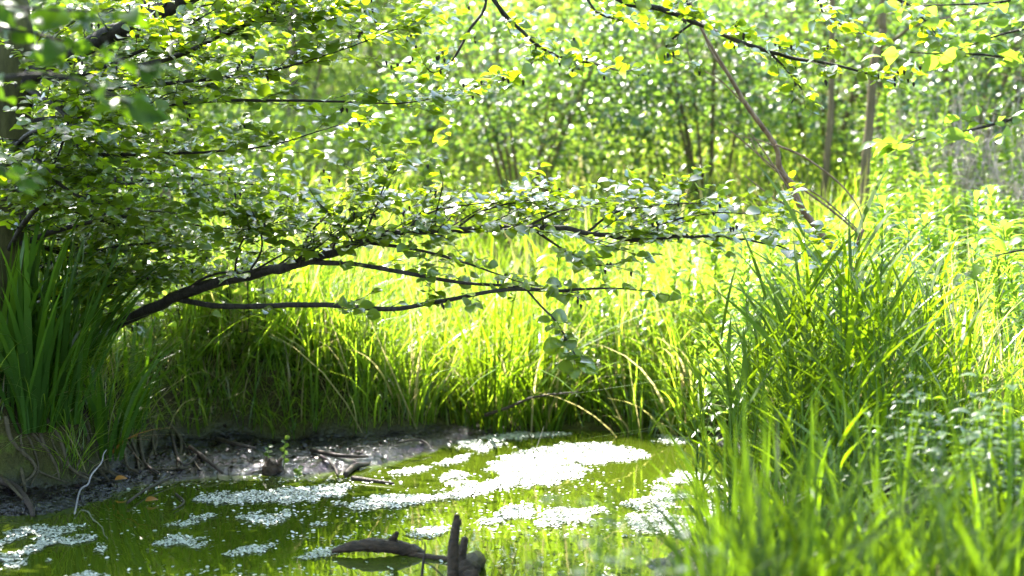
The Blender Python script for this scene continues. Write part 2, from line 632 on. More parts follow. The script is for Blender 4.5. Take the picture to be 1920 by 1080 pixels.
# loose fronds and little rafts
mb = MB()
for k in range(110):
    px, py = R.uniform(180, 1260), R.uniform(835, 1085)
    c = PZ(px, py, 0)
    if not inside(c[:1], c[1:2], SHORE)[0]:
        continue
    n = int(3 + R.exponential(14))
    w = .03 + .012 * n ** .8
    x, y = c[0] + R.normal(0, w, n), c[1] + R.normal(0, w * .55, n)
    fronds(mb, x, y, .0075 * (.6 + .6 * R.random(n)))
tag(mb.build('loose_duckweed', M_WEED), 'loose specks of duckweed scattered between the mats', 'duckweed', kind='stuff')

# ------------------------------------------------------------------ alder sprays
def frame_side(t):
    s = np.cross(t, [0, 0, 1.0])
    return unit(s) if np.linalg.norm(s) > .05 else np.array([1.0, 0, 0])


def cone(mb, p, s=.012):
    tube(mb, [p, p + np.array([.002, 0, -s * .6]), p + np.array([.003, 0, -s * 1.7])], [s * .3, s * .55, s * .2], 5)


def twig(wood, LP, p0, d0, L, r0, leaf, step, order=1, up=.05, cones=0.0):
    n = max(3, int(L / .07))
    p, d = [np.array(p0)], unit(d0)
    for k in range(n):
        d = unit(d + R.normal(0, .16, 3) * [1, 1, .7] + [0, 0, up * .5])
        p.append(p[-1] + d * L / n)
    p = np.array(p)
    tube(wood, p, [r0, r0 * .45], 4 if r0 < .004 else 5)
    seg = np.linalg.norm(np.diff(p, axis=0), axis=1)
    cum = np.concatenate([[0], np.cumsum(seg)])
    s, side = step * R.uniform(.5, 1.3), 1
    while s < cum[-1]:
        q = np.array([np.interp(s, cum, p[:, c]) for c in range(3)])
        t = unit(np.array([np.interp(min(s + .03, cum[-1]), cum, p[:, c]) for c in range(3)]) - q + d * 1e-4)
        sd = frame_side(t) * side
        ld = unit(t * R.uniform(.2, .9) + sd * R.uniform(.5, 1.1) + R.normal(0, .25, 3))
        LP.append((q, ld, leaf * R.uniform(.45, 1.3)))
        side = -side
        s += step * R.uniform(.6, 1.4)
        if order > 0 and R.random() < .28 and L > .2:
            twig(wood, LP, q, unit(t * .8 + sd * .7 + [0, 0, R.normal(.08, .22)]), L * R.uniform(.3, .55), r0 * .6, leaf, step, order - 1, up, cones)
    LP.append((p[-1], d, leaf * R.uniform(.6, 1.0)))
    if R.random() < cones:
        for k in range(R.integers(1, 4)):
            cone(wood, p[-1] + R.normal(0, .012, 3))


def branch(root, pts, radii, ntw, tl, leaf=.060, step=.037, up=.05, vert=(-.15, .35), t0=.1, tilt=.28, order=1, cones=.1, name='branch',
           bark=None, lmat=None, tpl=None, origin=None, sides=7, fall=.4, bend=.13):
    path = smooth_path(pts, 5)
    path = path + np.cumsum(R.normal(0, .0016, path.shape), 0) * np.linspace(0, 1, len(path))[:, None]
    w = MB()
    if radii[0] > .026:
        path = path + R.normal(0, .0035, path.shape)
    tube(w, path, radii, 9 if radii[0] > .026 else sides, .34)
    LP = []
    side = 1
    for k in range(ntw):
        u = t0 + (1 - t0) * (k + R.random()) / ntw
        i0 = min(len(path) - 2, int(u * (len(path) - 1)))
        f = u * (len(path) - 1) - i0
        p = path[i0] * (1 - f) + path[i0 + 1] * f
        t = unit(path[i0 + 1] - path[i0])
        side = -side
        d = unit(t * R.uniform(.2, 1.1) + frame_side(t) * side * R.uniform(.4, 1.1) + np.array([0, 0, R.uniform(*vert)]))
        L = tl * R.uniform(.5, 1.25) * (1 - fall * u)
        r = max(.0016, .28 * np.interp(u, np.linspace(0, 1, len(radii)), radii))
        twig(w, LP, p, d, L, min(r, .006), leaf, step, order, up, cones)
    if ntw:
        twig(w, LP, path[-1], unit(path[-1] - path[-3]), tl * .5, max(.0015, radii[-1] * .8), leaf, step, 1, up, cones)
    o = w.build(name, bark or M_BARK, root, origin=origin)
    if LP:
        l = MB()
        pos = np.array([a for a, b, c in LP])
        dr = np.array([b for a, b, c in LP]) * [1, 1, .45]
        dr = dr + R.normal(0, .2, dr.shape) - [0, 0, .08]
        nm = np.array([0, 0, 1.0]) + R.normal(0, tilt, pos.shape) + [0, -bend, 0]
        leaves(l, pos, dr, nm, np.array([c for a, b, c in LP]), tpl or T_ALDER)
        l.build('leaves', lmat or M_ALDER, o, origin=origin)
    return o


def px(*pts):
    return [P(*p) for p in pts]


# ---- the leaning alder on the left bank
base = P(5, 740, 9.2)
base[2] = H(base[0], 9.2) - .03
AO = base.copy()
alder = thing('alder_tree', AO, 'dark leaning alder on the left bank with low boughs reaching over the pond', 'tree')
w = MB()
tube(w, smooth_path([base, *px((4, 600, 9.2), (6, 450, 9.2), (8, 300, 9.15), (16, 200, 9.15), (26, 120, 9.15), (20, 20, 9.2), (-10, -120, 9.4), (-20, -400, 9.8), (40, -800, 10.2))], 5),
     [.16, .13, .115, .11, .11, .10, .09, .07, .045, .02], 12, .06)
w.build('trunk', M_TRUNK, alder, origin=AO)
kw = dict(origin=AO)
# big limb rising out of the frame, arching over the pond and feeding the hanging branches
branch(alder, px((20, 190, 9.15), (60, 145, 9.1), (110, 112, 9.05), (180, 80, 9.0), (260, 42, 8.95), (350, -2, 8.9), (450, -60, 8.85), (620, -150, 8.8), (800, -215, 8.7), (1000, -235, 8.6), (1200, -200, 8.5)),
       [.055, .05, .046, .042, .04, .037, .033, .028, .024, .02, .012], 26, .55, t0=.3, vert=(-.1, .5), **kw)
branch(alder, px((820, -215, 8.7), (880, -80, 8.6), (926, 0, 8.5), (956, 38, 8.5), (980, 60, 8.5), (1000, 80, 8.45), (1022, 98, 8.45), (1060, 115, 8.4), (1110, 125, 8.4), (1165, 140, 8.35)),
       [.016, .013, .011, .009, .008, .007, .006, .005, .003], 15, .26, t0=.25, vert=(-.4, .3), tilt=.6, cones=.35, **kw)
branch(alder, px((1006, 84, 8.45), (998, 118, 8.45), (965, 145, 8.4), (905, 165, 8.4)), [.005, .004, .002], 6, .17, vert=(-.4, .2), tilt=.7, cones=.5, **kw)
branch(alder, px((790, -215, 8.7), (870, -90, 8.8), (912, 0, 8.8), (882, 55, 8.75), (865, 90, 8.7), (848, 118, 8.7), (815, 135, 8.7), (800, 118, 8.7)),
       [.012, .009, .007, .006, .005, .004, .002], 8, .18, t0=.45, vert=(-.3, .3), tilt=.7, cones=.5, **kw)
branch(alder, px((1040, -230, 8.6), (1080, -80, 8.4), (1105, 0, 8.3), (1140, 32, 8.3), (1215, 47, 8.3)), [.011, .008, .006, .004, .002], 8, .2, t0=.4, vert=(-.3, .3), tilt=.7, **kw)
branch(alder, px((1000, -235, 8.6), (1080, -70, 8.2), (1165, 0, 8.1), (1240, 18, 8.0), (1300, 42, 8.0), (1380, 76, 7.9), (1480, 108, 7.9), (1560, 122, 7.85), (1640, 143, 7.8), (1705, 145, 7.8)),
       [.02, .017, .014, .012, .011, .009, .008, .006, .004, .002], 22, .27, t0=.22, vert=(-.25, .3), tilt=.6, cones=.3, **kw)
branch(alder, px((1300, 42, 8.0), (1265, 70, 8.0), (1250, 95, 8.0), (1275, 112, 8.0)), [.005, .004, .002], 4, .15, vert=(-.4, .2), tilt=.7, cones=.4, **kw)
branch(alder, px((1440, 95, 7.9), (1475, 130, 7.9), (1508, 168, 7.85)), [.006, .004, .002], 5, .17, vert=(-.4, .1), tilt=.7, cones=.5, **kw)
branch(alder, px((1140, -215, 8.5), (1380, -60, 8.2), (1520, -10, 8.1), (1545, 30, 8.1), (1600, 60, 8.1)), [.014, .01, .007, .004, .002], 10, .25, t0=.35, vert=(-.3, .3), tilt=.6, **kw)
branch(alder, px((1200, -200, 8.5), (1500, -90, 8.0), (1690, 0, 7.9), (1730, 28, 7.9), (1760, 60, 7.9)), [.014, .01, .007, .004, .002], 9, .24, t0=.4, vert=(-.3, .2), tilt=.6, **kw)
# the long low bough
bb = P(60, 735, 10.2)
bb[2] = H(bb[0], bb[1]) - .02
branch(alder, [bb] + px((130, 672, 10.05), (205, 618, 9.85), (280, 580, 9.65), (350, 550, 9.4), (450, 521, 9.1), (550, 498, 8.8), (640, 470, 8.6), (700, 451, 8.5), (770, 436, 8.5), (860, 432, 8.5),
       (950, 429, 8.5), (1050, 430, 8.4), (1130, 440, 8.4), (1200, 453, 8.4), (1290, 447, 8.3), (1400, 454, 8.3), (1480, 468, 8.3)),
       [.03, .029, .028, .027, .027, .023, .022, .019, .018, .016, .016, .015, .012, .011, .009, .007, .005, .003], 44, .46, t0=.33, vert=(-.1, .42), tilt=.24, cones=.12, fall=.2, **kw)
branch(alder, px((338, 562, 9.45), (400, 573, 9.2), (480, 574, 8.95), (600, 571, 8.6), (680, 576, 8.35), (750, 576, 8.3), (840, 560, 8.25), (950, 540, 8.2), (1050, 540, 8.2), (1130, 536, 8.2), (1220, 540, 8.2)),
       [.015, .014, .013, .012, .011, .010, .009, .007, .005, .002], 13, .2, t0=.15, vert=(-.3, .3), tilt=.55, **kw)
branch(alder, px((570, 492, 8.76), (660, 495, 8.5), (750, 510, 8.3), (860, 530, 8.3), (940, 536, 8.3), (1000, 540, 8.25), (1060, 545, 8.2)), [.012, .01, .009, .007, .005, .003], 11, .24, vert=(-.3, .3), tilt=.5, **kw)
branch(alder, px((690, 455, 8.5), (780, 468, 8.4), (860, 490, 8.3), (930, 515, 8.25), (980, 535, 8.2)), [.008, .006, .004, .002], 9, .24, vert=(-.2, .3), tilt=.5, **kw)
branch(alder, px((1000, 430, 8.45), (1060, 470, 8.4), (1110, 495, 8.4), (1190, 485, 8.35)), [.007, .005, .004, .002], 8, .22, vert=(-.3, .3), tilt=.5, **kw)
# hanging spray over the water
branch(alder, px((985, 540, 8.2), (1015, 575, 8.15), (1045, 605, 8.1), (1065, 640, 8.1), (1085, 672, 8.1)), [.005, .004, .003], 12, .12, leaf=.068, step=.035, t0=.3, vert=(-.5, .1), tilt=.6, **kw)
# small shoots standing on the bough
branch(alder, px((342, 555, 9.42), (375, 525, 9.3), (415, 510, 9.15), (470, 507, 8.95), (540, 470, 8.7), (600, 440, 8.55)), [.009, .007, .006, .004, .002], 9, .25, t0=.2, **kw)
for a, b, c, d in [((440, 510), (450, 460), (480, 430), (530, 415)), ((470, 506), (490, 470), (488, 430), (470, 400)), ((620, 480), (640, 430), (690, 395), (760, 375)),
                   ((760, 440), (790, 405), (850, 385), (930, 378)), ((850, 432), (905, 395), (985, 375), (1050, 365)), ((980, 430), (1040, 400), (1110, 385), (1200, 375)),
                   ((1100, 437), (1150, 400), (1230, 385), (1310, 380)), ((1180, 450), (1260, 415), (1340, 400), (1420, 405)), ((560, 495), (580, 440), (620, 400), (660, 360)), ((680, 455), (700, 400), (720, 350), (735, 310))]:
    dd = 8.5 + R.normal(0, .12)
    branch(alder, px((*a, 8.5 + max(0, (640 - a[0]) * .0028)), (*b, dd + max(0, (600 - b[0]) * .001)), (*c, dd + R.normal(0, .1)), (*d, dd + R.normal(0, .15))), [.006, .005, .0035, .002], 8, .28, t0=.15, vert=(-.1, .4), tilt=.3, fall=.2, **kw)
# sprays leaving the trunk to the right
for pts, n in [
    ([(20, 200, 9.2), (85, 190, 9.1), (180, 170, 8.95), (330, 155, 8.8), (480, 138, 8.7), (560, 122, 8.6), (650, 92, 8.5), (745, 55, 8.4)], 20),
    ([(15, 235, 9.2), (110, 220, 9.0), (215, 215, 8.8), (315, 195, 8.7), (450, 187, 8.6), (640, 190, 8.5), (740, 194, 8.4), (850, 176, 8.3)], 22),
    ([(60, 150, 9.1), (150, 140, 9.0), (250, 100, 8.9), (330, 60, 8.8), (430, -5, 8.7)], 14),
    ([(240, 130, 8.9), (330, 105, 8.7), (400, 75, 8.6), (450, 45, 8.6), (535, -5, 8.5)], 14),
    ([(420, 65, 8.6), (470, 42, 8.55), (560, 35, 8.5), (640, 20, 8.4)], 9),
    ([(20, 350, 9.2), (85, 330, 9.15), (110, 292, 9.1), (210, 292, 9.0), (310, 290, 8.9), (420, 285, 8.8), (520, 272, 8.7), (635, 238, 8.6)], 17),
    ([(10, 470, 9.2), (70, 445, 9.1), (140, 423, 9.0), (220, 408, 8.95), (300, 412, 8.9), (400, 425, 8.8), (480, 430, 8.7)], 17),
    ([(15, 400, 9.25), (60, 350, 9.4), (120, 320, 9.5), (220, 330, 9.6), (340, 350, 9.6), (450, 345, 9.6), (560, 370, 9.5)], 18),
    ([(10, 520, 9.25), (80, 500, 9.4), (180, 470, 9.5), (290, 455, 9.6), (380, 470, 9.7)], 15),
    ([(12, 300, 9.2), (60, 270, 9.4), (150, 262, 9.6), (270, 250, 9.8), (400, 240, 9.9)], 15),
    ([(20, 180, 9.2), (80, 90, 9.4), (160, 30, 9.6), (260, 10, 9.8)], 13),
    ([(10, 560, 9.25), (90, 560, 9.3), (190, 540, 9.4), (300, 510, 9.5)], 13),
    ([(15, 260, 9.15), (70, 300, 8.7), (130, 360, 8.5), (220, 390, 8.4), (320, 400, 8.3)], 13),
    ([(40, 160, 9.1), (120, 215, 8.7), (115, 270, 8.7), (90, 330, 8.75)], 9),
    ([(10, 330, 9.25), (100, 380, 9.7), (220, 420, 9.9), (330, 430, 10.0), (430, 460, 10.0)], 16),
    ([(10, 430, 9.25), (100, 470, 9.6), (200, 500, 9.8), (330, 520, 9.9)], 14),
    ([(10, 230, 9.25), (100, 290, 9.8), (220, 300, 10.0), (360, 310, 10.2), (480, 330, 10.2)], 17),
    ([(20, 140, 9.25), (120, 200, 9.7), (250, 190, 9.9), (380, 160, 10.1), (500, 90, 10.2)], 16),
    ([(5, 420, 9.2), (45, 425, 9.5), (110, 450, 9.7), (200, 475, 9.7)], 12),
    ([(5, 520, 9.2), (40, 500, 9.6), (100, 510, 9.8), (190, 540, 9.9)], 12),
    ([(5, 360, 9.2), (30, 350, 8.8), (70, 330, 8.6), (120, 340, 8.5)], 10),
    ([(10, 590, 9.25), (60, 610, 9.4), (140, 600, 9.6), (220, 590, 9.8)], 11),
    ([(60, 120, 9.3), (200, 60, 9.8), (340, 60, 10.0), (450, 30, 10.0)], 14),
    ([(15, 290, 9.2), (60, 250, 8.6), (140, 240, 8.4), (230, 260, 8.3)], 11),
    ([(10, 480, 9.2), (60, 400, 8.7), (150, 350, 8.5), (280, 345, 8.4), (400, 370, 8.4)], 15),
]:
    branch(alder, px(*pts), [.014, .012, .01, .007, .004, .002], int(n * 1.15), .46, t0=.1, vert=(-.2, .3), tilt=.34, fall=.3, **kw)
# the crown overhead, out of view; clumps placed for shade, mirrored in the pond
w, l = MB(), MB()
for k in range(88):
    c = np.array([R.uniform(-6.5, .7), R.uniform(5.2, 12.4), R.uniform(4.6, 6.8)])
    if k % 3 == 0:
        c = np.array([R.uniform(-5.0, -2.1), R.uniform(11.8, 15.5), R.uniform(4.4, 6.5)])
    elif c[0] < -2.9:
        c[2] -= R.uniform(0, 3.2)
    st = P(-20, -400 - 12 * k % 380, 9.8)
    mid = st * .5 + c * .5 + [0, 0, .25]
    tube(w, smooth_path([st, mid, c], 4), [.02, .012, .004], 5)
    n = 240
    pos = c + R.normal(0, 1, (n, 3)) * [.42, .42, .16]
    leaves(l, pos, R.normal(0, 1, (n, 3)) * [1, 1, .3], np.array([0, 0, 1]) + R.normal(0, .4, (n, 3)), R.uniform(.06, .1, n), T_FAR)
w.build('shade_crown_branches', M_BARK, alder, origin=AO)
l.build('crown', M_ALDER, alder, origin=AO)
# exposed roots down the bank face
for pts in [[(120, 800), (150, 840), (185, 880), (215, 915)], [(60, 815), (90, 850), (130, 880), (190, 905)], [(20, 830), (40, 880), (50, 930), (62, 965)], [(175, 800), (195, 850), (205, 890)],
            [(0, 900), (30, 930), (55, 960), (60, 985)], [(230, 800), (255, 850), (262, 885)], [(40, 810), (110, 830), (170, 870), (235, 905)]] + [[(a, 770 + R.uniform(0, 30)), (a + R.normal(8, 14), 830), (a + R.normal(20, 22), 880), (a + R.normal(25, 30), 915 - .12 * a)] for a in np.linspace(10, 330, 18)]:
    L = []
    for (a, b) in pts:
        r = ray(a, b)
        ts = np.linspace(7.0, 12.0, 400)
        zz = terrain(r[0] * ts, r[1] * ts)[0]
        hit = np.argmax(CAMZ + r[2] * ts < zz)
        t = ts[hit] if hit else 9
        L.append(np.array([r[0] * t, r[1] * t, CAMZ + r[2] * t + .012]))
    w = MB()
    tube(w, smooth_path(L, 4) + R.normal(0, .004, (1, 3)), np.array([.013, .010, .006]) * R.uniform(.35, 1.0), 6, .2)
    w.build('root', M_ROOT, alder, origin=AO)


def ground_hit(a, b):
    r = ray(a, b)
    ts = np.linspace(3.0, 60.0, 6000)
    zz = np.maximum(0, terrain(r[0] * ts, r[1] * ts)[0])
    h = np.argmax(CAMZ + r[2] * ts < zz)
    t = ts[h]
    return np.array([r[0] * t, r[1] * t, zz[h]])


def shade_crown(root, top, xr, yr, zr, n_, lm):  # unseen leaf clumps added to block sun and sky light
    w, l = MB(), MB()
    for k in range(n_):
        c = np.array([R.uniform(*xr), R.uniform(*yr), R.uniform(*zr)])
        tube(w, smooth_path([top, top * .5 + c * .5 + [0, 0, .3], c], 4), [.02, .012, .004], 5)
        pos = c + R.normal(0, 1, (190, 3)) * [.4, .4, .16]
        leaves(l, pos, R.normal(0, 1, (190, 3)) * [1, 1, .3], np.array([0, 0, 1]) + R.normal(0, .4, (190, 3)), R.uniform(.06, .1, 190), T_FAR)
    w.build('shade_crown_branches', M_BARK, root, origin=root.location)
    l.build('crown', lm, root, origin=root.location)


# ---- young tree whose leafy branch hangs in at top left, near the camera
tp = np.array([-1.75, 5.2, H(-1.75, 5.2)])
yt = thing('young_tree', tp, 'out of focus young tree with pointed leaves hanging in at the top left corner', 'tree')
w = MB()
tube(w, smooth_path([tp, tp + [.02, 0, 1], tp + [.05, .02, 1.8], tp + [.1, 0, 2.8]], 4), [.035, .03, .025, .008], 8, .1)
w.build('trunk', M_BARK, yt, origin=tp)
shade_crown(yt, tp + [.1, 0, 2.6], (-5.0, 1.0), (-1.0, 6.4), (2.7, 4.8), 70, M_IRIS)  # clumps above the frame, added to shade the left foreground
for pts in [[(-250, 60), (-80, 40), (60, 60), (170, 85), (250, 110)], [(-250, -40), (-60, 0), (90, 20), (200, 20)], [(-250, 130), (-60, 150), (90, 140), (200, 170), (245, 190)]]:
    branch(yt, [P(a, b, 5.15 + R.normal(0, .05)) for a, b in pts], [.008, .006, .004, .002], 9, .13, leaf=.085, step=.05, t0=.25, vert=(-.4, .1), tilt=.8, tpl=T_OVAL, lmat=M_IRIS, origin=tp, cones=0, order=0, bend=.5)
branch(yt, [P(a, b, 5.15) for a, b in [(-250, 330), (-120, 300), (-30, 305), (20, 320)]], [.006, .004, .002], 5, .1, leaf=.075, step=.05, t0=.4, vert=(-.4, .1), tilt=.7, tpl=T_OVAL, lmat=M_IRIS, origin=tp, cones=0, order=0, bend=.5)

# ---- tree at the right edge with back-lit leaves
tp = np.array([2.75, 8.0, H(2.75, 8.0)])
rt = thing('side_tree', tp, 'tree beyond the right edge whose glowing back-lit leafy branches reach in', 'tree')
w = MB()
tube(w, smooth_path([tp, tp + [-.05, 0, 1.2], tp + [-.02, 0, 2.2], tp + [.05, 0, 3.6]], 4), [.06, .05, .04, .01], 8, .1)
w.build('trunk', M_BARK, rt, origin=tp)
shade_crown(rt, tp + [.05, 0, 3.4], (.7, 5.0), (1.0, 9.0), (3.4, 5.2), 66, M_ALDER)  # overhead clumps out of view, added to dim the right foreground
for pts, n in [([(2180, 175, 8.0), (2040, 195, 7.6), (1920, 217, 7.4), (1840, 236, 7.35), (1760, 250, 7.3), (1700, 262, 7.3)], 9), ([(2180, 60, 8.0), (2040, 80, 7.7), (1920, 106, 7.6), (1820, 100, 7.5), (1700, 96, 7.5)], 9),
               ([(2185, 20, 8.0), (2000, 40, 7.6), (1880, 65, 7.5), (1800, 90, 7.5)], 8), ([(2180, -60, 8.0), (1990, -20, 7.7), (1860, 10, 7.6), (1720, 20, 7.6)], 9), ([(2170, 560, 8.0), (2020, 460, 7.5), (1920, 470, 7.3), (1850, 490, 7.3)], 5)]:
    branch(rt, px(*pts), [.012, .009, .006, .004, .002], n, .22, leaf=.085, step=.055, t0=.3, vert=(-.3, .2), tilt=.75, tpl=T_OVAL, lmat=M_BALSAM, origin=tp, cones=0, order=1)

# ---- dead leaning snag on the right
sp0 = P(1800, 700, 9.8)
sp0[2] = H(sp0[0], sp0[1]) - .03
snag = thing('dead_branch', sp0, 'bare brown dead branch leaning up and left out of the right bank', 'dead branch')
d0 = sp0[1]
dd = lambda t: d0 - .5 * t
main = [sp0] + [P(a, b, dd(k / 12)) for k, (a, b) in enumerate([(1675, 590), (1615, 528), (1570, 475), (1525, 420), (1500, 385), (1482, 345), (1462, 315), (1455, 275), (1425, 232), (1395, 190), (1372, 150), (1345, 105), (1318, 60), (1295, 5), (1280, -60)], 1)]
w = MB()
tube(w, smooth_path(main, 5), [.02, .02, .019, .019, .018, .017, .016, .013, .013, .012, .010, .008, .007, .006, .004], 8, .25)
w.build('stem', M_SNAG, snag, origin=sp0)
for pts, r in [([(1613, 440), (1560, 395), (1500, 350), (1440, 305), (1390, 262), (1348, 228)], .010), ([(1610, 432), (1540, 370), (1485, 340), (1430, 300), (1400, 245)], .007), ([(1455, 272), (1500, 290), (1545, 320), (1585, 355), (1612, 395), (1618, 432)], .009),
               ([(1500, 385), (1470, 340), (1430, 280), (1402, 242)], .008), ([(1500, 400), (1450, 370), (1410, 340), (1395, 328)], .006), ([(1455, 275), (1420, 262), (1380, 255)], .005), ([(1372, 150), (1330, 90), (1312, 30), (1300, 10)], .008),
               ([(1395, 195), (1350, 150), (1300, 120), (1285, 75)], .006)]:
    w = MB()
    tube(w, smooth_path([P(a, b, d0 - .45 + .02 * k) for k, (a, b) in enumerate(pts)], 5), [r * .7, r * .55, r * .25], 6, .15)
    w.build('twig', M_SNAG, snag, origin=sp0)
w = MB()
tube(w, smooth_path([P(1618, 430, d0 - .35), P(1612, 445, d0 - .35), P(1600, 480, d0 - .25), P(1580, 490, dd(4 / 12))], 4), [.009, .012, .010, .009], 7, .2)
w.build('knot', M_SNAG, snag, origin=sp0)

# ------------------------------------------------------------------ far trees
def far_tree_meshes(h, rx, nclump, per, leaf, lmat, zlo=.25, multi=1, trunk_r=.06, flat=.5, spread=.32):
    w, l = MB(), MB()
    stems = []
    for s in range(multi):
        a = R.random() * 6.28
        off = np.array([math.cos(a), math.sin(a), 0]) * (.12 * (multi > 1))
        lean = np.array([math.cos(a), math.sin(a), 0]) * rx * (.75 if multi > 1 else .12) * R.uniform(.5, 1)
        pts = [off, off + lean * .25 + [0, 0, h * .35], off + lean * .6 + [0, 0, h * .65], off + lean + [0, 0, h * R.uniform(.85, 1)]]
        pa = smooth_path(pts, 5)
        tube(w, pa, [trunk_r, trunk_r * .75, trunk_r * .45, trunk_r * .12], 7, .12)
        stems.append(pa)
    for k in range(nclump):
        pa = stems[k % multi]
        u = zlo + (1 - zlo) * R.random() ** .85
        b = pa[min(len(pa) - 1, int(u * (len(pa) - 1)))]
        prof = math.sin(math.pi * min(1, .25 + .75 * u) ** .9) ** .6 if u < 1 else .2
        a = R.random() * 6.28
        c = b + np.array([math.cos(a), math.sin(a), 0]) * rx * prof * R.uniform(.25, 1) + [0, 0, R.uniform(-.1, .35) * rx * .5]
        tube(w, smooth_path([b, (b + c) / 2 + [0, 0, .08 * rx], c], 3), [trunk_r * .22, trunk_r * .13, .004], 4)
        n = int(per * R.uniform(.5, 1.5))
        s = spread * R.uniform(.7, 1.3)
        pos = c + R.normal(0, 1, (n, 3)) * [s, s, s * flat]
        leaves(l, pos, R.normal(0, 1, (n, 3)) * [1, 1, .4] - [0, 0, .25], np.array([0, 0, 1]) + R.normal(0, .5, (n, 3)), leaf * R.uniform(.6, 1.25, n), T_FAR)
    return w, l


def far_tree(name, loc, label, cat, group=None, lmat=None, bark=None, **k):
    o = thing(name, loc, label, cat, group)
    w, l = far_tree_meshes(lmat=lmat, **k)
    w.build('trunk', bark or M_FARBARK, o)
    l.build('crown', lmat or M_FAR, o)
    return o


def gp(px_, d):
    x = (px_ - 960) / F * d
    return np.array([x, d, H(x, d) - .04])


GT = 'trees of the wood behind the pond'
protoA = far_tree('woodland_tree', gp(1180, 27), 'broad sunlit woodland tree rising behind the dark central shrub', 'tree', GT, M_FAR, h=6.5, rx=2.0, nclump=110, per=105, leaf=.085, zlo=.12, trunk_r=.09)
protoB = far_tree('woodland_tree', gp(700, 30), 'pale sunlit woodland tree behind the bright gap left of centre', 'tree', GT, M_FAR, h=7.5, rx=2.2, nclump=110, per=105, leaf=.09, zlo=.10, trunk_r=.08)
protoC = far_tree('woodland_tree', gp(1480, 23), 'leafy woodland tree behind the dead leaning branch', 'tree', GT, M_HAZEL, h=6.0, rx=1.7, nclump=90, per=100, leaf=.08, zlo=.08, trunk_r=.06)
lab = 'yellow-green tree in the blurred backdrop of the wood'
k = 0
for d, xs in [(24, (480, 330, 1760, 1950, 1030)), (29, (250, 480, 920, 1380, 1640, 1900)), (35, (100, 560, 800, 1080, 1500, 1800)), (42, (0, 350, 700, 1000, 1250, 1650, 1950))]:
    for x in xs:
        p = (protoA, protoB, protoC)[k % 3]
        k += 1
        clone(p, gp(x + R.uniform(-40, 40), d + R.uniform(-1, 1)), R.random() * 6.28, R.uniform(.85, 1.2) * (1 + (d - 24) * .02), lab)

# shrubs
GS = 'shrubs at the edge of the wood'
far_tree('hazel_shrub', gp(985, 16.4), 'blue-green many-stemmed shrub in the middle behind the pond', 'shrub', GS, M_HAZEL, h=1.8, rx=1.15, nclump=110, per=60, leaf=.062, zlo=.3, multi=9, trunk_r=.018, spread=.17)
far_tree('hazel_shrub', gp(1330, 17.0), 'shadowy shrub between the central shrub and the dead branch', 'shrub', GS, M_HAZEL, h=2.1, rx=1.2, nclump=100, per=60, leaf=.062, zlo=.15, multi=7, trunk_r=.018, spread=.18)
sA = far_tree('hazel_shrub', gp(1800, 16.6), 'dark leafy shrub behind the dry weeds on the right', 'shrub', GS, M_HAZEL, h=2.2, rx=1.3, nclump=80, per=52, leaf=.075, zlo=.1, multi=7, trunk_r=.02, spread=.2)
sB = far_tree('hazel_shrub', gp(780, 19.5), 'bright yellow-green shrub left of the central shrub', 'shrub', GS, M_FAR, h=2.0, rx=1.1, nclump=70, per=50, leaf=.08, zlo=.1, multi=6, trunk_r=.018, spread=.2)
for x, d, l_ in [(1120, 20.5, 'bright shrub right behind the central blue-green one'), (560, 21, 'pale shrub behind the brown post-like trunk on the left'), (330, 16.5, 'shrub seen through the alder leaves on the left'),
                 (150, 15.5, 'shrub behind the alder trunk'), (1540, 18.2, 'shrub behind the two thin right hand trunks'), (1960, 19, 'shrub at the right edge behind the dry weeds'), (-40, 13.0, 'shaded shrub at the left edge behind the iris')]:
    clone(sA if x > 1500 or x < 200 else sB, gp(x, d), R.random() * 6, R.uniform(.85, 1.15), l_)
# thin trunks on the right
def thin_tree(pts, r, d, label, crown=True):
    pts3 = [P(a, b, d) for a, b in pts]
    g = pts3[0].copy()
    g[2] = H(g[0], d) - .05
    o = thing('slender_tree', g, label, 'tree', 'slender trunks on the right')
    w = MB()
    top = pts3[-1] + (pts3[-1] - pts3[-2]) * .2 + [0, 0, 1.6]
    tube(w, smooth_path([g] + pts3 + [top], 5), [r * 1.1, r, r * .9, r * .8, r * .5], 8, .1)
    w.build('trunk', M_FARBARK, o, origin=g)
    l = MB()
    for k in range(16):
        c = top + R.normal(0, 1, 3) * [.7, .5, .5] + [0, 0, .2]
        n = 60
        leaves(l, c + R.normal(0, 1, (n, 3)) * [.25, .25, .12], R.normal(0, 1, (n, 3)), np.array([0, 0, 1]) + R.normal(0, .5, (n, 3)), R.uniform(.06, .1, n), T_FAR)
    l.build('crown', M_FAR, o, origin=g)
    return o, g


o, g = thin_tree([(1622, 330), (1630, 240), (1634, 180), (1640, 110), (1655, 60), (1656, 10)], .034, 14.0, 'bent slender tree trunk standing right of the dead branch')
w = MB()
tube(w, smooth_path([P(1648, 90, 14), P(1680, 72, 13.9), P(1730, 42, 13.8), (P(1880, 16, 13.7))], 4), [.018, .014, .01, .004], 6)
w.build('limb', M_FARBARK, o, origin=g)
thin_tree([(1640, 330), (1646, 250), (1650, 180), (1652, 60)], .034, 16.5, 'straight grey-green trunk just behind the bent slender one')
thin_tree([(1548, 350), (1552, 280), (1558, 210), (1560, 100)], .03, 15.5, 'mossy slender trunk left of the bent one')
thin_tree([(1925, 300), (1915, 200), (1905, 100)], .05, 18, 'brown slender trunk at the right edge')
thin_tree([(545, 330), (548, 230), (550, 120)], .07, 20, 'brown slender trunk left of the bright gap')
thin_tree([(495, 330), (492, 230), (490, 120)], .05, 22, 'thin far trunk beside the brown one on the left')

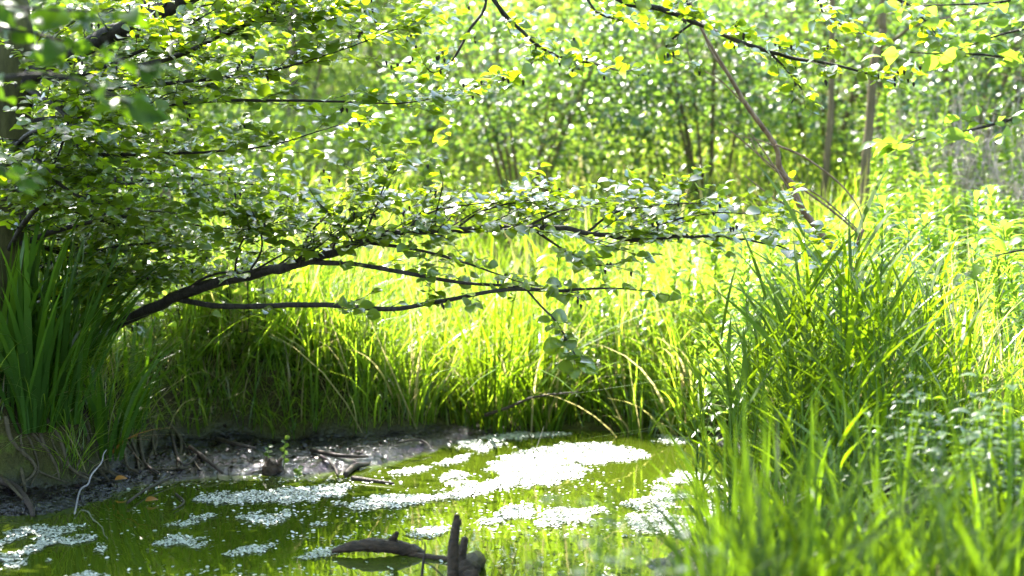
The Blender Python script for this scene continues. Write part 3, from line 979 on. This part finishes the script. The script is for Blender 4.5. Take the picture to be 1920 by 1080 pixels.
# wooden remains behind the leaves at left
p = gp(310, 13.0)
po = thing('wooden_post', p, 'weathered wooden post with a cross board half hidden behind alder leaves', 'post')
zt = P(310, 335, 13)[2]
def box(mb, c, s, rz=0):
    c, s = np.array(c), np.array(s) / 2
    v = np.array([[x, y, z] for x in (-1, 1) for y in (-1, 1) for z in (-1, 1)]) * s
    ca, sa = math.cos(rz), math.sin(rz)
    v = np.stack([v[:, 0] * ca - v[:, 1] * sa, v[:, 0] * sa + v[:, 1] * ca, v[:, 2]], -1) + c
    mb.add(v, [[0, 1, 3, 2], [4, 6, 7, 5], [0, 4, 5, 1], [2, 3, 7, 6], [0, 2, 6, 4], [1, 5, 7, 3]])
w = MB(); box(w, [p[0], 13, (p[2] + zt) / 2], [.07, .07, zt - p[2]]); w.build('upright', M_POST, po, smooth=False, origin=p)
w = MB(); box(w, [p[0] + .02, 12.95, zt - .03], [.2, .03, .1], .2); w.build('cross_board', M_POST, po, smooth=False, origin=p)
p = P(385, 455, 12.2)
w = MB(); box(w, [p[0], 12.2, p[2]], [.34, .05, .06], .15)
for s in (-.13, .13):
    box(w, [p[0] + s, 12.25, p[2] / 2 + H(p[0], 12.25) / 2 - .03], [.04, .04, p[2] - H(p[0], 12.25)])
tag(w.build('painted_board', M_BLUE, smooth=False, origin=p), 'faded blue painted board low behind the alder leaves', 'board')

# ------------------------------------------------------------------ grasses
def scatter(n, dlo, dhi, pxlo, pxhi, bias=1.0):
    d = dlo + (dhi - dlo) * R.random(n) ** bias
    x = (R.uniform(pxlo, pxhi, n) - 960) / F * d
    return x, d


def grass_stuff(name, label, n, dlo, dhi, a, b, h, w, mat, cond=None, bias=1.0, lean=.28, curl=.5, seg=4):
    x, y = scatter(n, dlo, dhi, a, b, bias)
    z, mu, bk, s = terrain(x, y)
    k = (s > .04) & (mu < .55)
    if cond is not None:
        k &= cond(x, y, s)
    x, y, z = x[k], y[k], z[k]
    m = len(x)
    hh = R.uniform(*h, m) * np.clip(.85 + 1.7 * fbm(x * 1.9, y * 1.9), .3, 1.3)
    mb = MB()
    blades(mb, np.stack([x, y, z - .02], -1), R.random(m) * 6.28, hh, np.abs(R.normal(0, lean, m)), np.abs(R.normal(0, curl, m)), R.uniform(*w, m), seg)
    return tag(mb.build(name, mat), label, 'grass', kind='stuff')


pxs = lambda x, y: 960 + x / y * F
grass_stuff('tall_grass', 'tall bright grass along the far shore of the pond', 9500, 10.3, 14.0, 330, 1340, (.35, 1.0), (.007, .015), M_GRASS, bias=1.6)
grass_stuff('meadow_grass', 'sunlit grass on the slope behind the pond', 12000, 13.0, 21, -100, 2050, (.25, .75), (.010, .020), M_GRASS)
grass_stuff('field_grass', 'dense bright grass filling the field on the right', 14000, 8.0, 14, 1250, 2050, (.5, .95), (.008, .016), M_GRASS, cond=lambda x, y, s: s > .1)
grass_stuff('bank_grass', 'fine grass hanging over the top of the left bank', 26000, 8.7, 11.7, -150, 820, (.12, .42), (.004, .009), M_GRASS, lean=.5, curl=1.0, cond=lambda x, y, s: (seg_dist(x, y, FOOT[:12], False) > .05) & (fbm(x * 4, y * 4) > -.12) & ((x > -2.15) | (seg_dist(x, y, FOOT[:12], False) > .13)))
# low broad-leaved ground cover on the slope and under the alder
for nm, lb, n, dlo, dhi, a, b, top, sz in [('ground_cover', 'leafy ground cover on the sunlit slope under the trees', 44000, 16, 34, -100, 2050, .75, .058), ('low_foliage', 'low leafy undergrowth on the left bank under the alder', 5200, 9.6, 12.8, -120, 560, .55, .06)]:
    x, y = scatter(n, dlo, dhi, a, b, .9)
    z = terrain(x, y)[0]
    if dlo < 12:
        k = (seg_dist(x, y, FOOT[:12], False) > .55) & inside(x, y, FOOT)
        x, y, z = x[k], y[k], z[k]
        n = len(x)
    cl = np.clip(.5 + 1.6 * fbm(x * .9, y * .9), .05, 1)
    mb = MB()
    leaves(mb, np.stack([x, y, z + top * cl * R.random(n) ** .7], -1), R.normal(0, 1, (n, 3)) * [1, 1, .4], np.array([0, 0, 1]) + R.normal(0, .45, (n, 3)), sz * R.uniform(.6, 1.3, n), T_OVAL if dlo > 12 else T_ALDER)
    tag(mb.build(nm, M_FAR), lb, 'undergrowth', kind='stuff')


# ------------------------------------------------------------------ individual plants
def clump(name, loc, label, cat, group, n, h, w, mat, spread=.08, lean=.25, curl=.3, seg=7):
    o = thing(name, loc, label, cat, group)
    mb = MB()
    a = R.random(n) * 6.28
    rr = spread * R.random(n) ** .5
    base = np.stack([rr * np.cos(a), rr * np.sin(a), np.full(n, -.03)], -1)
    blades(mb, base, a + R.normal(0, .5, n), R.uniform(*h, n), np.abs(R.normal(0, lean, n)), np.abs(R.normal(0, curl, n)), R.uniform(*w, n), seg)
    mb.build('leaves', mat, o)
    return o


GI = 'clumps of iris on the left bank'
for pxx, d, lb, n, hh in [(55, 9.02, 'biggest sword-leaved iris clump at the front of the left bank', 60, (.8, 1.25)), (-20, 8.98, 'iris clump cut by the left edge', 24, (.8, 1.2)), (188, 9.45, 'iris clump with orange dead leaves at its foot', 26, (.5, .85)),
                          (125, 9.6, 'iris clump behind the biggest one', 24, (.7, 1.0)), (12, 9.12, 'iris clump under the alder trunk', 34, (.8, 1.2)),
                          (150, 9.7, 'iris clump in front of the foot of the low bough', 30, (.7, 1.0)), (232, 10.0, 'iris clump at the right end of the iris bed', 22, (.45, .8)), (105, 9.2, 'iris clump between the biggest one and the low bough', 40, (.75, 1.1)), (38, 9.7, 'iris clump close behind the biggest one', 30, (.8, 1.15))]:
    o = clump('iris_clump', gp(pxx, d), lb, 'iris', GI, n, hh, (.018, .044), M_IRIS, .10, .2, .32)
    if pxx == 188:
        mb = MB()
        blades(mb, np.array([[.02, -.03, 0], [.04, -.02, 0], [.05, 0, 0], [-.05, -.03, 0]]), np.array([-.3, .2, -.5, 3.5]), [.2, .24, .16, .16], .8, .9, [.02, .018, .018, .016], 6)
        mb.build('dead_leaves', leaf_mat('orange_dead_leaf', two((.35, .15, .03)), two((.4, .2, .03)), .3), o)
GC = 'clumps of reed grass along the far shore'
lbS = 'arching broad-bladed reed grass clump on the far shore'
cp_ = [clump('reed_grass', (0, 0, 0), lbS, 'grass', GC, n, h, (.012, .022), M_GRASS, .10, .28, .45) for n, h in ((26, (.5, 1.0)), (22, (.6, 1.1)), (28, (.35, .8)))]
for k in range(64):
    a = R.uniform(470, 1330)
    d = (11.2 if a > 820 else 10.95) + R.exponential(.7)
    l_, rz, s_ = gp(a, d), R.random() * 6.28, R.uniform(.75, 1.1)
    if k < 3:
        o = cp_[k]
        o.location, o.rotation_euler, o.scale = l_, (0, 0, rz), (s_,) * 3
    else:
        clone(cp_[k % 3], l_, rz, s_, lbS)
cd_ = clump('reed_grass', gp(900, 11.35), 'dark tall reed grass clump in the middle of the far shore', 'grass', GC, 24, (.7, 1.15), (.014, .024), M_REED, .10, .2, .35)
for a, d in [(850, 11.5), (930, 11.3), (985, 11.5), (1030, 11.4), (880, 11.8), (960, 11.7), (1060, 11.6), (810, 11.4), (700, 11.1), (600, 11.0), (740, 11.4), (1010, 11.9)]:
    clone(cd_, gp(a, d), R.random() * 6, R.uniform(.7, 1.05), 'dark tall reed grass clump among the brighter far shore grass')
for a, d in [(560, 12.6), (640, 13.0), (720, 12.8), (800, 13.2), (880, 13.0), (960, 13.4), (1040, 13.2), (1120, 13.6), (1200, 13.3), (600, 13.8), (760, 14.0), (920, 14.2), (1080, 14.2), (680, 12.2)]:
    clone(cd_, gp(a, d), R.random() * 6, R.uniform(.6, .95), 'dark tall reed grass clump among the brighter far shore grass')
# bright sword plant on the far shore, and white bent stems
clump('sedge_tuft', PZ(868, 812, 0) + [0, 0.1, .03], 'bright sword-leaved sedge tuft standing at the far waterline', 'sedge', None, 14, (.4, .62), (.016, .028), M_GRASS, .03, .3, .25)
for a, b, h, lb in [(690, 790, .28, 'pale bent grass stem at the waterline under the hanging spray'), (505, 850, .12, 'short bright blades in the duckweed of the far shore')]:
    pass

GB = 'tall leafy balsam stems in the sunlit field'
def balsam(h, label):
    o = thing('balsam_plant', (0, 0, 0), label, 'plant', GB)
    w, l = MB(), MB()
    p = smooth_path([[0, 0, -.05], [R.normal(0, .02), R.normal(0, .02), h * .5], [R.normal(0, .04), R.normal(0, .04), h]], 6)
    tube(w, p, [.007, .006, .003], 5)
    pos, dr, nm, sz = [], [], [], []
    z, az = .25 * h, 0
    while z < h:
        q = np.array([np.interp(z, p[:, 2], p[:, c]) for c in range(3)])
        for k in range(3):
            az += 2.1 + R.normal(0, .2)
            u = (z / h - .25) / .75
            e = .25 + .9 * u ** 3
            pos.append(q); dr.append([math.cos(az), math.sin(az), e]); nm.append([-e * math.cos(az), -e * math.sin(az), 1.0]); sz.append((.16 - .07 * u ** 2) * R.uniform(.75, 1.2))
        z += (.085 - .055 * (z / h) ** 2) * R.uniform(.8, 1.2)
    V, Q = T_LANCE
    leaves(l, pos, dr, np.array(nm) + R.normal(0, .12, (len(nm), 3)), np.array(sz), (V * [1, 1.35, 1], Q))
    w.build('stem', M_STEM, o)
    l.build('leaves', M_BALSAM, o)
    return o


lbB = 'leafy upright balsam stem among others in the sunlit right field'
protos = [balsam(h, lbB) for h in (1.0, 1.15, .95, 1.1)]
spots = []
for k in range(170):
    d = R.uniform(8.6, 15.5)
    a = R.uniform(1330 if d > 10 else 1500, 1960)
    if a < 1640 and d > 12.3:
        a += 300
    spots.append((a, d))
for (a, d) in [(1100, 11.6), (1160, 11.9), (1210, 12.2), (1250, 11.7), (1290, 12.0), (1130, 12.4), (1060, 12.3), (1190, 11.5), (1310, 11.4), (1240, 12.8)]:
    spots.append((a, d))
for k, (a, d) in enumerate(spots):
    l_, rz, s_, tl = gp(a, d), R.random() * 6.28, R.uniform(.75, 1.1), (R.normal(0, .06), R.normal(0, .06))
    if k < 4:
        o = protos[k]
        o.location, o.rotation_euler, o.scale = l_, (*tl, rz), (s_,) * 3
    else:
        clone(protos[k % 4], l_, rz, s_, lbB, tl)

GRD = 'tall dark reeds on the near right bank'
def reed(h, n, label):
    o = thing('reed', (0, 0, 0), label, 'reed', GRD)
    w, l = MB(), MB()
    p = smooth_path([[0, 0, -.05], [.01, .01, h * .5], [R.normal(0, .05), R.normal(0, .05), h]], 6)
    tube(w, p, [.0055, .005, .002], 5)
    z = np.linspace(.18 * h, .97 * h, n)
    base = np.stack([np.interp(z, p[:, 2], p[:, c]) for c in range(3)], -1)
    az = np.arange(n) * math.pi + R.normal(0, .5, n) + R.random() * 6
    blades(l, base, az, R.uniform(.26, .42, n), np.abs(R.normal(.75, .25, n)), np.abs(R.normal(.25, .25, n)), R.uniform(.018, .030, n), 6, twist=R.normal(0, .5, (n, 1)))
    w.build('stem', M_STEM, o)
    l.build('leaves', M_REED, o)
    return o


lbR = 'dark green reed with long slanting leaves in the near right stand'
rp = [reed(h, n, lbR) for h, n in ((1.15, 12), (1.0, 10), (1.25, 13), (.9, 10))]
for k in range(78):
    a, d = R.normal(1570, 125), R.uniform(7.2, 8.3)
    a = np.clip(a, 1310, 1830)
    l_, rz, s_, tl = gp(a, d), R.random() * 6.28, R.uniform(.64, .98) * (1 - .25 * abs(a - 1560) / 270), (R.normal(0, .08), R.normal(0, .08))
    if k < 4:
        o = rp[k]
        o.location, o.rotation_euler, o.scale = l_, (*tl, rz), (s_,) * 3
    else:
        clone(rp[k % 4], l_, rz, s_, lbR, tl)

GBL = 'broad-bladed reed fans on the near right bank'
lbBL = 'broad-bladed reed fanning out in the middle of the dark near right stand'
def fan(h, n):
    o = thing('broad_reed', (0, 0, 0), lbBL, 'reed', GBL)
    w, l = MB(), MB()
    p = smooth_path([[0, 0, -.05], [.01, .0, h * .5], [R.normal(0, .03), R.normal(0, .03), h]], 6)
    tube(w, p, [.008, .007, .003], 6)
    z = np.linspace(.12 * h, .95 * h, n)
    base = np.stack([np.interp(z, p[:, 2], p[:, c]) for c in range(3)], -1)
    az = np.arange(n) * math.pi + R.normal(0, .55, n)
    blades(l, base, az, R.uniform(.34, .5, n), np.abs(R.normal(.85, .35, n)), np.abs(R.normal(.3, .35, n)), R.uniform(.018, .040, n), 7, twist=R.normal(0, .45, (n, 1)))
    w.build('stem', M_STEM, o)
    l.build('leaves', M_REED, o)
    return o


fan_ = [fan(.85, 9), fan(.7, 8), fan(.95, 10)]
for k, (a, d, s_) in enumerate([(1560, 6.9, 1), (1520, 7.0, 1), (1600, 6.8, .95), (1450, 7.0, .85), (1490, 6.7, .8), (1640, 7.1, 1), (1690, 7.0, .95), (1540, 6.5, .85), (1400, 6.9, .7), (1600, 7.3, 1.05), (1740, 6.8, .8), (1580, 6.4, .7)]):
    l_, rz, tl = gp(a, d), R.normal(0, .5), (R.normal(0, .1), R.normal(0, .16))
    s_ = s_ * .74
    if k < 3:
        fan_[k].location, fan_[k].rotation_euler, fan_[k].scale = l_, (*tl, rz), (s_,) * 3
    else:
        clone(fan_[k % 3], l_, rz, s_, lbBL, tl)

GF = 'blurred grass tufts close to the camera'
lbF = 'out of focus broad-bladed grass tuft on the near right bank'
fp = [clump('grass_tuft', (0, 0, 0), lbF, 'grass', GF, n, (.3, .66), (.009, .016), M_FORE, .08, .25, .4) for n in (12, 14, 10)]
for k in range(62):
    d = R.uniform(4.1, 6.6)
    a = R.uniform(1130 + 70 * (d - 3.7), 1990)
    l_, rz, s_ = gp(a, d), R.random() * 6.28, R.uniform(.75, 1.15) * (.72 + .4 * sstep((a - 1100) / 350))
    if k < 3:
        o = fp[k]
        o.location, o.rotation_euler, o.scale = l_, (0, 0, rz), (s_,) * 3
    else:
        clone(fp[k % 3], l_, rz, s_, lbF)

GM = 'mint-like plants with shiny paired leaves on the near bank'
def mint(h, leaf, label):
    o = thing('mint_plant', (0, 0, 0), label, 'plant', GM)
    w, l = MB(), MB()
    pos, dr, sz = [], [], []
    for s in range(4):
        a = R.random() * 6.28
        b = np.array([math.cos(a), math.sin(a), 0]) * .05
        hh = h * R.uniform(.75, 1.05)
        p = smooth_path([b + [0, 0, -.04], b * 1.6 + [0, 0, hh * .5], b * 2.2 + [R.normal(0, .02), R.normal(0, .02), hh]], 5)
        tube(w, p, [.004, .003, .002], 5)
        az = R.random() * 6
        for z in np.arange(.3 * hh, hh, .055):
            q = np.array([np.interp(z, p[:, 2], p[:, c]) for c in range(3)])
            az += math.pi / 2
            for t in (0, math.pi):
                pos.append(q); dr.append([math.cos(az + t), math.sin(az + t), .1]); sz.append(leaf * R.uniform(.7, 1.1) * (1 - .35 * (z / hh) ** 3))
    leaves(l, pos, dr, np.array([0, 0, 1]) + R.normal(0, .2, (len(pos), 3)), np.array(sz), T_OVAL)
    w.build('stem', M_STEM, o)
    l.build('leaves', M_MINT, o)
    return o


lbM = 'mint-like plant with pale shiny leaves between reeds and near grass'
mp_ = [mint(.62, .075, lbM), mint(.55, .07, lbM)]
for k, (a, d) in enumerate([(1800, 6.2), (1850, 6.0), (1760, 6.4), (1890, 6.3), (1830, 5.8), (1720, 6.3), (1680, 6.6), (1870, 6.6), (1910, 6.0)]):
    l_, rz, s_ = gp(a, d), R.random() * 6.28, R.uniform(.85, 1.15)
    if k < 2:
        mp_[k].location, mp_[k].rotation_euler = l_, (0, 0, rz)
    else:
        clone(mp_[k % 2], l_, rz, s_, lbM)
lbC = 'small blurred leafy cress plant at the bottom middle of the near bank'
c0 = mint(.42, .04, lbC)
c0['group'] = 'blurred cress plants at the bottom'
for k, (a, d) in enumerate([(1010, 3.6), (950, 3.7), (1070, 3.5), (1120, 3.7), (990, 3.4), (1170, 3.9), (1230, 3.6), (1050, 3.9)]):
    if k == 0:
        c0.location, c0.scale = gp(a, d), (1.35,) * 3
    else:
        clone(c0, gp(a, d), R.random() * 6, R.uniform(1.2, 1.5), lbC)

# dry weeds top right
GD = 'dry bleached weed stalks behind the field'
def dry(label):
    o = thing('dry_weed', (0, 0, 0), label, 'dead weed', GD)
    w = MB()
    for k in range(9):
        a, h = R.random() * 6.28, R.uniform(.8, 1.35)
        e = np.array([math.cos(a), math.sin(a), 0]) * R.uniform(.1, .4)
        p = smooth_path([e * .1, e * .4 + [0, 0, h * .5], e + [0, 0, h]], 4)
        tube(w, p, [.006, .004, .002], 4)
        for j in range(6):
            q = p[R.integers(4, len(p))]
            f = q + R.normal(0, .12, 3) + [0, 0, .08]
            tube(w, smooth_path([q, (q + f) / 2 + R.normal(0, .02, 3), f], 3), [.003, .0015], 4)
    w.build('stalks', M_DRY, o)
    return o


lbD = 'bleached dry weed stalks tangled behind the bright field'
d0_ = dry(lbD)
for k, (a, d) in enumerate([(1860, 13.6), (1900, 13.9), (1820, 14.2), (1780, 14.5), (1730, 14.6), (1880, 14.6), (1925, 13.4), (1690, 15.0), (1840, 15.0), (1800, 13.7)]):
    if k == 0:
        d0_.location = gp(a, d)
    else:
        clone(d0_, gp(a, d), R.random() * 6, R.uniform(.85, 1.2), lbD)

# bright broad-leaved seedlings under the bough
GBr = 'back-lit bramble bushes under the bough'
def bramble(label):
    o = thing('bramble_bush', (0, 0, 0), label, 'bramble', GBr)
    w, LP = MB(), []
    for k in range(7):
        a, h = R.random() * 6.28, R.uniform(.35, .65)
        e = np.array([math.cos(a), math.sin(a), 0])
        twig(w, LP, e * .04 + [0, 0, -.03], e * .35 + [0, 0, 1.0], h, .004, .08, .06, 1, -.05)
    l = MB()
    pos = np.array([a for a, b, c in LP])
    leaves(l, pos, np.array([b for a, b, c in LP]) * [1, 1, .3] - [0, 0, .1], np.array([0, 0, 1]) + R.normal(0, .4, pos.shape), np.array([c for a, b, c in LP]), (T_ALDER[0] * [1, .85, 1], T_ALDER[1]))
    w.build('stem', M_BARK, o)
    l.build('leaves', M_FAR, o)
    return o


b0 = bramble('back-lit bramble bush nearest the bough foot')
b0.location = gp(330, 10.85)
for a, d, lb in [(400, 11.0, 'bramble bush under the middle of the bough'), (455, 10.95, 'bramble bush beside the tall far-shore grass'), (275, 10.6, 'bramble bush just right of the iris clumps'), (360, 11.3, 'bramble bush behind the others under the bough'), (505, 11.7, 'bramble bush half swallowed by tall grass')]:
    clone(b0, gp(a, d), R.random() * 6, R.uniform(1.0, 1.3), lb)

# ------------------------------------------------------------------ wood in the water and on the mud
def stick(pts, r, label, mat=None, name='stick', cat='stick', z=None, group=None, lift=.01, sides=6):
    L = []
    for p in pts:
        if len(p) == 3:
            L.append(P(*p))
        else:
            h = ground_hit(*p)
            L.append(h + [0, 0, lift])
    w = MB()
    tube(w, smooth_path(L, 5), r, sides, .2)
    return tag(w.build(name, mat or M_STICK, origin=L[0]), label, cat, group)


w = MB()
D = 7.43
lp = smooth_path(px((622, 1034, D), (650, 1027, D), (690, 1022, D), (730, 1024, D), (762, 1030, D), (784, 1038, D), (796, 1048, D)), 5)
tube(w, lp, [.008, .019, .026, .029, .028, .024, .015], 14, .3)
tube(w, smooth_path(px((735, 1014, D), (742, 1004, D - .02), (745, 998, D - .03)), 3), [.016, .011, .007], 7, .3)
tag(w.build('floating_log', M_WETWOOD, origin=lp[0]), 'short dark humped log lying in the water at the front', 'log')
sto = PZ(852, 1090, 0)
st = thing('broken_stake', sto, 'upright dark broken stake rising from the water right of the log', 'stake')
w = MB()
d_ = sto[1]
tube(w, smooth_path(px((852, 1120, d_), (850, 1075, d_), (850, 1030, d_), (854, 990, d_), (858, 966, d_ + .01)), 4), [.025, .023, .021, .017, .009], 9, .12)
for a_, b_, t_ in [(852, 985, 958), (858, 980, 962), (862, 985, 972)]:
    tube(w, [P(a_, b_, d_), P(a_ + 1, (b_ + t_) / 2, d_), P(a_ + 3, t_, d_)], [.008, .006, .001], 5, .3)
w.build('post', M_WETWOOD, st, origin=sto)
w = MB()
tube(w, smooth_path(px((860, 1095, d_ + .1), (864, 1055, d_ + .1), (868, 1030, d_ + .1), (872, 1008, d_ + .1)), 4), [.018, .018, .017, .013], 8, .15)
w.build('side_stub', M_WETWOOD, st, origin=sto)
w = MB()
tube(w, smooth_path([PZ(858, 1085, .0), PZ(880, 1062, .035), PZ(893, 1050, .03), PZ(902, 1053, -.01)], 4), [.03, .04, .035, .012], 9, .35)
tube(w, smooth_path([PZ(868, 1085, .0), PZ(886, 1080, .03), PZ(893, 1088, -.02)], 4), [.02, .028, .012], 8, .35)
w.build('root_lump', M_WETWOOD, st, origin=sto)
w = MB()
pp = [PZ(770, 1040, .004), PZ(820, 1046, .006), PZ(862, 1052, .004), PZ(893, 1056, -.004)]
tube(w, smooth_path(pp, 4), [.013, .012, .014, .012], 8, .2)
tag(w.build('sunken_pole', M_WETWOOD, origin=pp[0]), 'thin half-sunken pole between log and stake', 'pole')
w = MB()
pp = px((790, 1090, 7.0), (793, 1060, 7.0), (797, 1030, 7.0), (796, 1015, 7.0))
tube(w, smooth_path(pp, 3), [.006, .006, .004, .002], 6, .2)
tube(w, smooth_path(px((794, 1055, 7.0), (805, 1058, 7.0), (825, 1075, 7.0), (840, 1090, 7.0)), 3), [.003, .003, .002], 5, .2)
tag(w.build('forked_twig', M_STICK, origin=pp[0]), 'thin forked dark twig sticking up between log and stake', 'twig')

stick([(140, 968), (150, 925), (165, 908, 8.85), (172, 890, 8.9), (190, 868, 8.94), (194, 852, 8.95), (200, 843, 8.97)], [.004, .0045, .0035, .002], 'pale bare twig propped against the muddy left bank', M_PALESTICK)
stick([(357, 846), (385, 868), (418, 895)], [.012, .011, .007], 'straight dark stick slanting down the mud to the water', lift=.02)
stick([(320, 820), (335, 870), (352, 878), (368, 862)], [.008, .007, .004], 'hooked dark twig left of the straight slanting stick', lift=.02)
stick([(262, 855), (275, 880), (298, 895)], [.008, .006], 'short dark stick at the foot of the bank corner', lift=.02)
stick([(405, 828), (440, 838), (480, 846)], [.013, .012, .008], 'thick dark branch lying along the grass edge of the mud', lift=.015)
stick([(585, 850), (640, 860), (690, 862)], [.012, .011, .007], 'dark branch lying across the mud below the tall grass', lift=.015)
stick([(600, 862), (625, 880), (634, 900)], [.009, .007, .004], 'curved twig dipping into the water right of the forked stump', lift=.02)
stick([(648, 895), (665, 880), (690, 876)], [.014, .018, .010], 'small black lump of driftwood at the mud edge', lift=.015)
stick([(660, 900), (700, 905), (738, 910)], [.014, .011, .006], 'dark driftwood branch trailing into the water', lift=.008)
stick([(240, 950), (275, 925), (330, 900)], [.007, .006, .004], 'thin dark twig lying from the mud out over the water', lift=.02)
stick([(330, 930), (345, 945), (325, 960)], [.006, .005, .003], 'small bent twig lying in the shaded water', lift=.008)
stick([(745, 838), (780, 832), (800, 838), (808, 850)], [.007, .006, .004], 'thin twig bending from the grass edge to the water', lift=.02)
stick([(905, 780, 11.2), (925, 773, 11.15), (950, 765, 11.1), (1000, 745, 11.05), (1050, 738, 11.0), (1085, 735, 11.0)], [.012, .011, .009, .006, .004], 'bare grey branch lying in the grass behind the far waterline')
stick([(0, 910), (30, 925), (55, 955), (62, 975)], [.02, .017, .010], 'thick dark root-like branch at the left edge of the mud', lift=.02)
stick([(1000, 862), (1004, 845, 10.3), (1020, 800, 10.25)], [.002, .002, .001], 'thin dead stem standing in the largest duckweed mat', M_PALESTICK)

so = ground_hit(512, 885)
stp = thing('forked_stump', so, 'small black forked stump on the wet mud with two seedlings beside it', 'stump')
w = MB()
tube(w, smooth_path([so + [-.01, 0, -.03], so + [-.008, 0, .02], so + [.004, 0, .045], so + [.012, 0, .056]], 4), [.045, .042, .036, .02], 10, .35)
w.build('stub', M_WETWOOD, stp, origin=so)
for q, r_ in ([(-.04, -.01, .0), (-.03, 0, .045), (-.034, 0, .078)], .013), ([(.035, 0, 0), (.03, 0, .04), (.045, 0, .07)], .015):
    w = MB()
    tube(w, smooth_path([so + v for v in q], 4), [r_ * 1.4, r_, r_ * .5], 7, .3)
    w.build('prong', M_WETWOOD, stp, origin=so)
for a, b, top, lb in [(500, 880, 838, 'smaller yellow-green seedling left of the forked stump'), (531, 882, 822, 'taller yellow-green seedling at the forked stump'), (556, 895, 878, 'tiny seedling floating right of the forked stump')]:
    g = ground_hit(a, b)
    tp = P(a + 3, top, g[1])
    o = thing('seedling', g, lb, 'seedling', 'seedlings on the mud')
    w, l = MB(), MB()
    pa = smooth_path([g, (g + tp) / 2 + [.004, 0, 0], tp], 4)
    tube(w, pa, [.003, .0025, .0015], 5)
    pos, dr = [], []
    for k in range(9):
        u = .35 + .65 * k / 8
        pos.append(pa[int(u * (len(pa) - 1))])
        t = k * 2.4
        dr.append([math.cos(t), math.sin(t), .3])
    leaves(l, pos, dr, np.array([0, -.9, .7]) + R.normal(0, .3, (9, 3)), .028, T_ALDER)
    w.build('stem', M_STEM, o, origin=g)
    l.build('leaves', M_BALSAM, o, origin=g)
# fallen leaves
for a, b, lb in [(215, 905, 'orange dead leaf on the mud under the bank'), (272, 945, 'brown-orange dead leaf at the shaded waterline'), (1055, 868, 'small brown leaf floating on the largest duckweed mat'), (795, 1003, 'dark red leaf floating above the log')]:
    g = ground_hit(a, b) + [0, 0, .015]
    l = MB()
    leaves(l, [g], [[1, .3, .2]], [[.1, -.5, 1]], .06 if a < 400 else .035, T_OVAL)
    tag(l.build('fallen_leaf', bpy.data.materials['orange_dead_leaf'], origin=g), lb, 'leaf', 'fallen leaves')

# dark litter on the mud
n = 2600
x, y = scatter(n, 8.3, 11.2, -150, 900)
z, mu, bk, s_ = terrain(x, y)
k = (mu > .4) & (s_ > .02)
x, y, z = x[k], y[k], z[k]
n = len(x)
mb = MB()
leaves(mb, np.stack([x, y, z + .006], -1), R.normal(0, 1, (n, 3)) * [1, 1, .25], np.array([0, 0, 1]) + R.normal(0, .35, (n, 3)), R.uniform(.012, .04, n), T_OVAL)
tag(mb.build('leaf_litter', leaf_mat('dark_litter', two((.016, .011, .008), .4, 1.8), two((.05, .03, .02)), .15, .4, .5)), 'dark rotting leaf litter on the wet mud', 'leaf litter', kind='stuff')
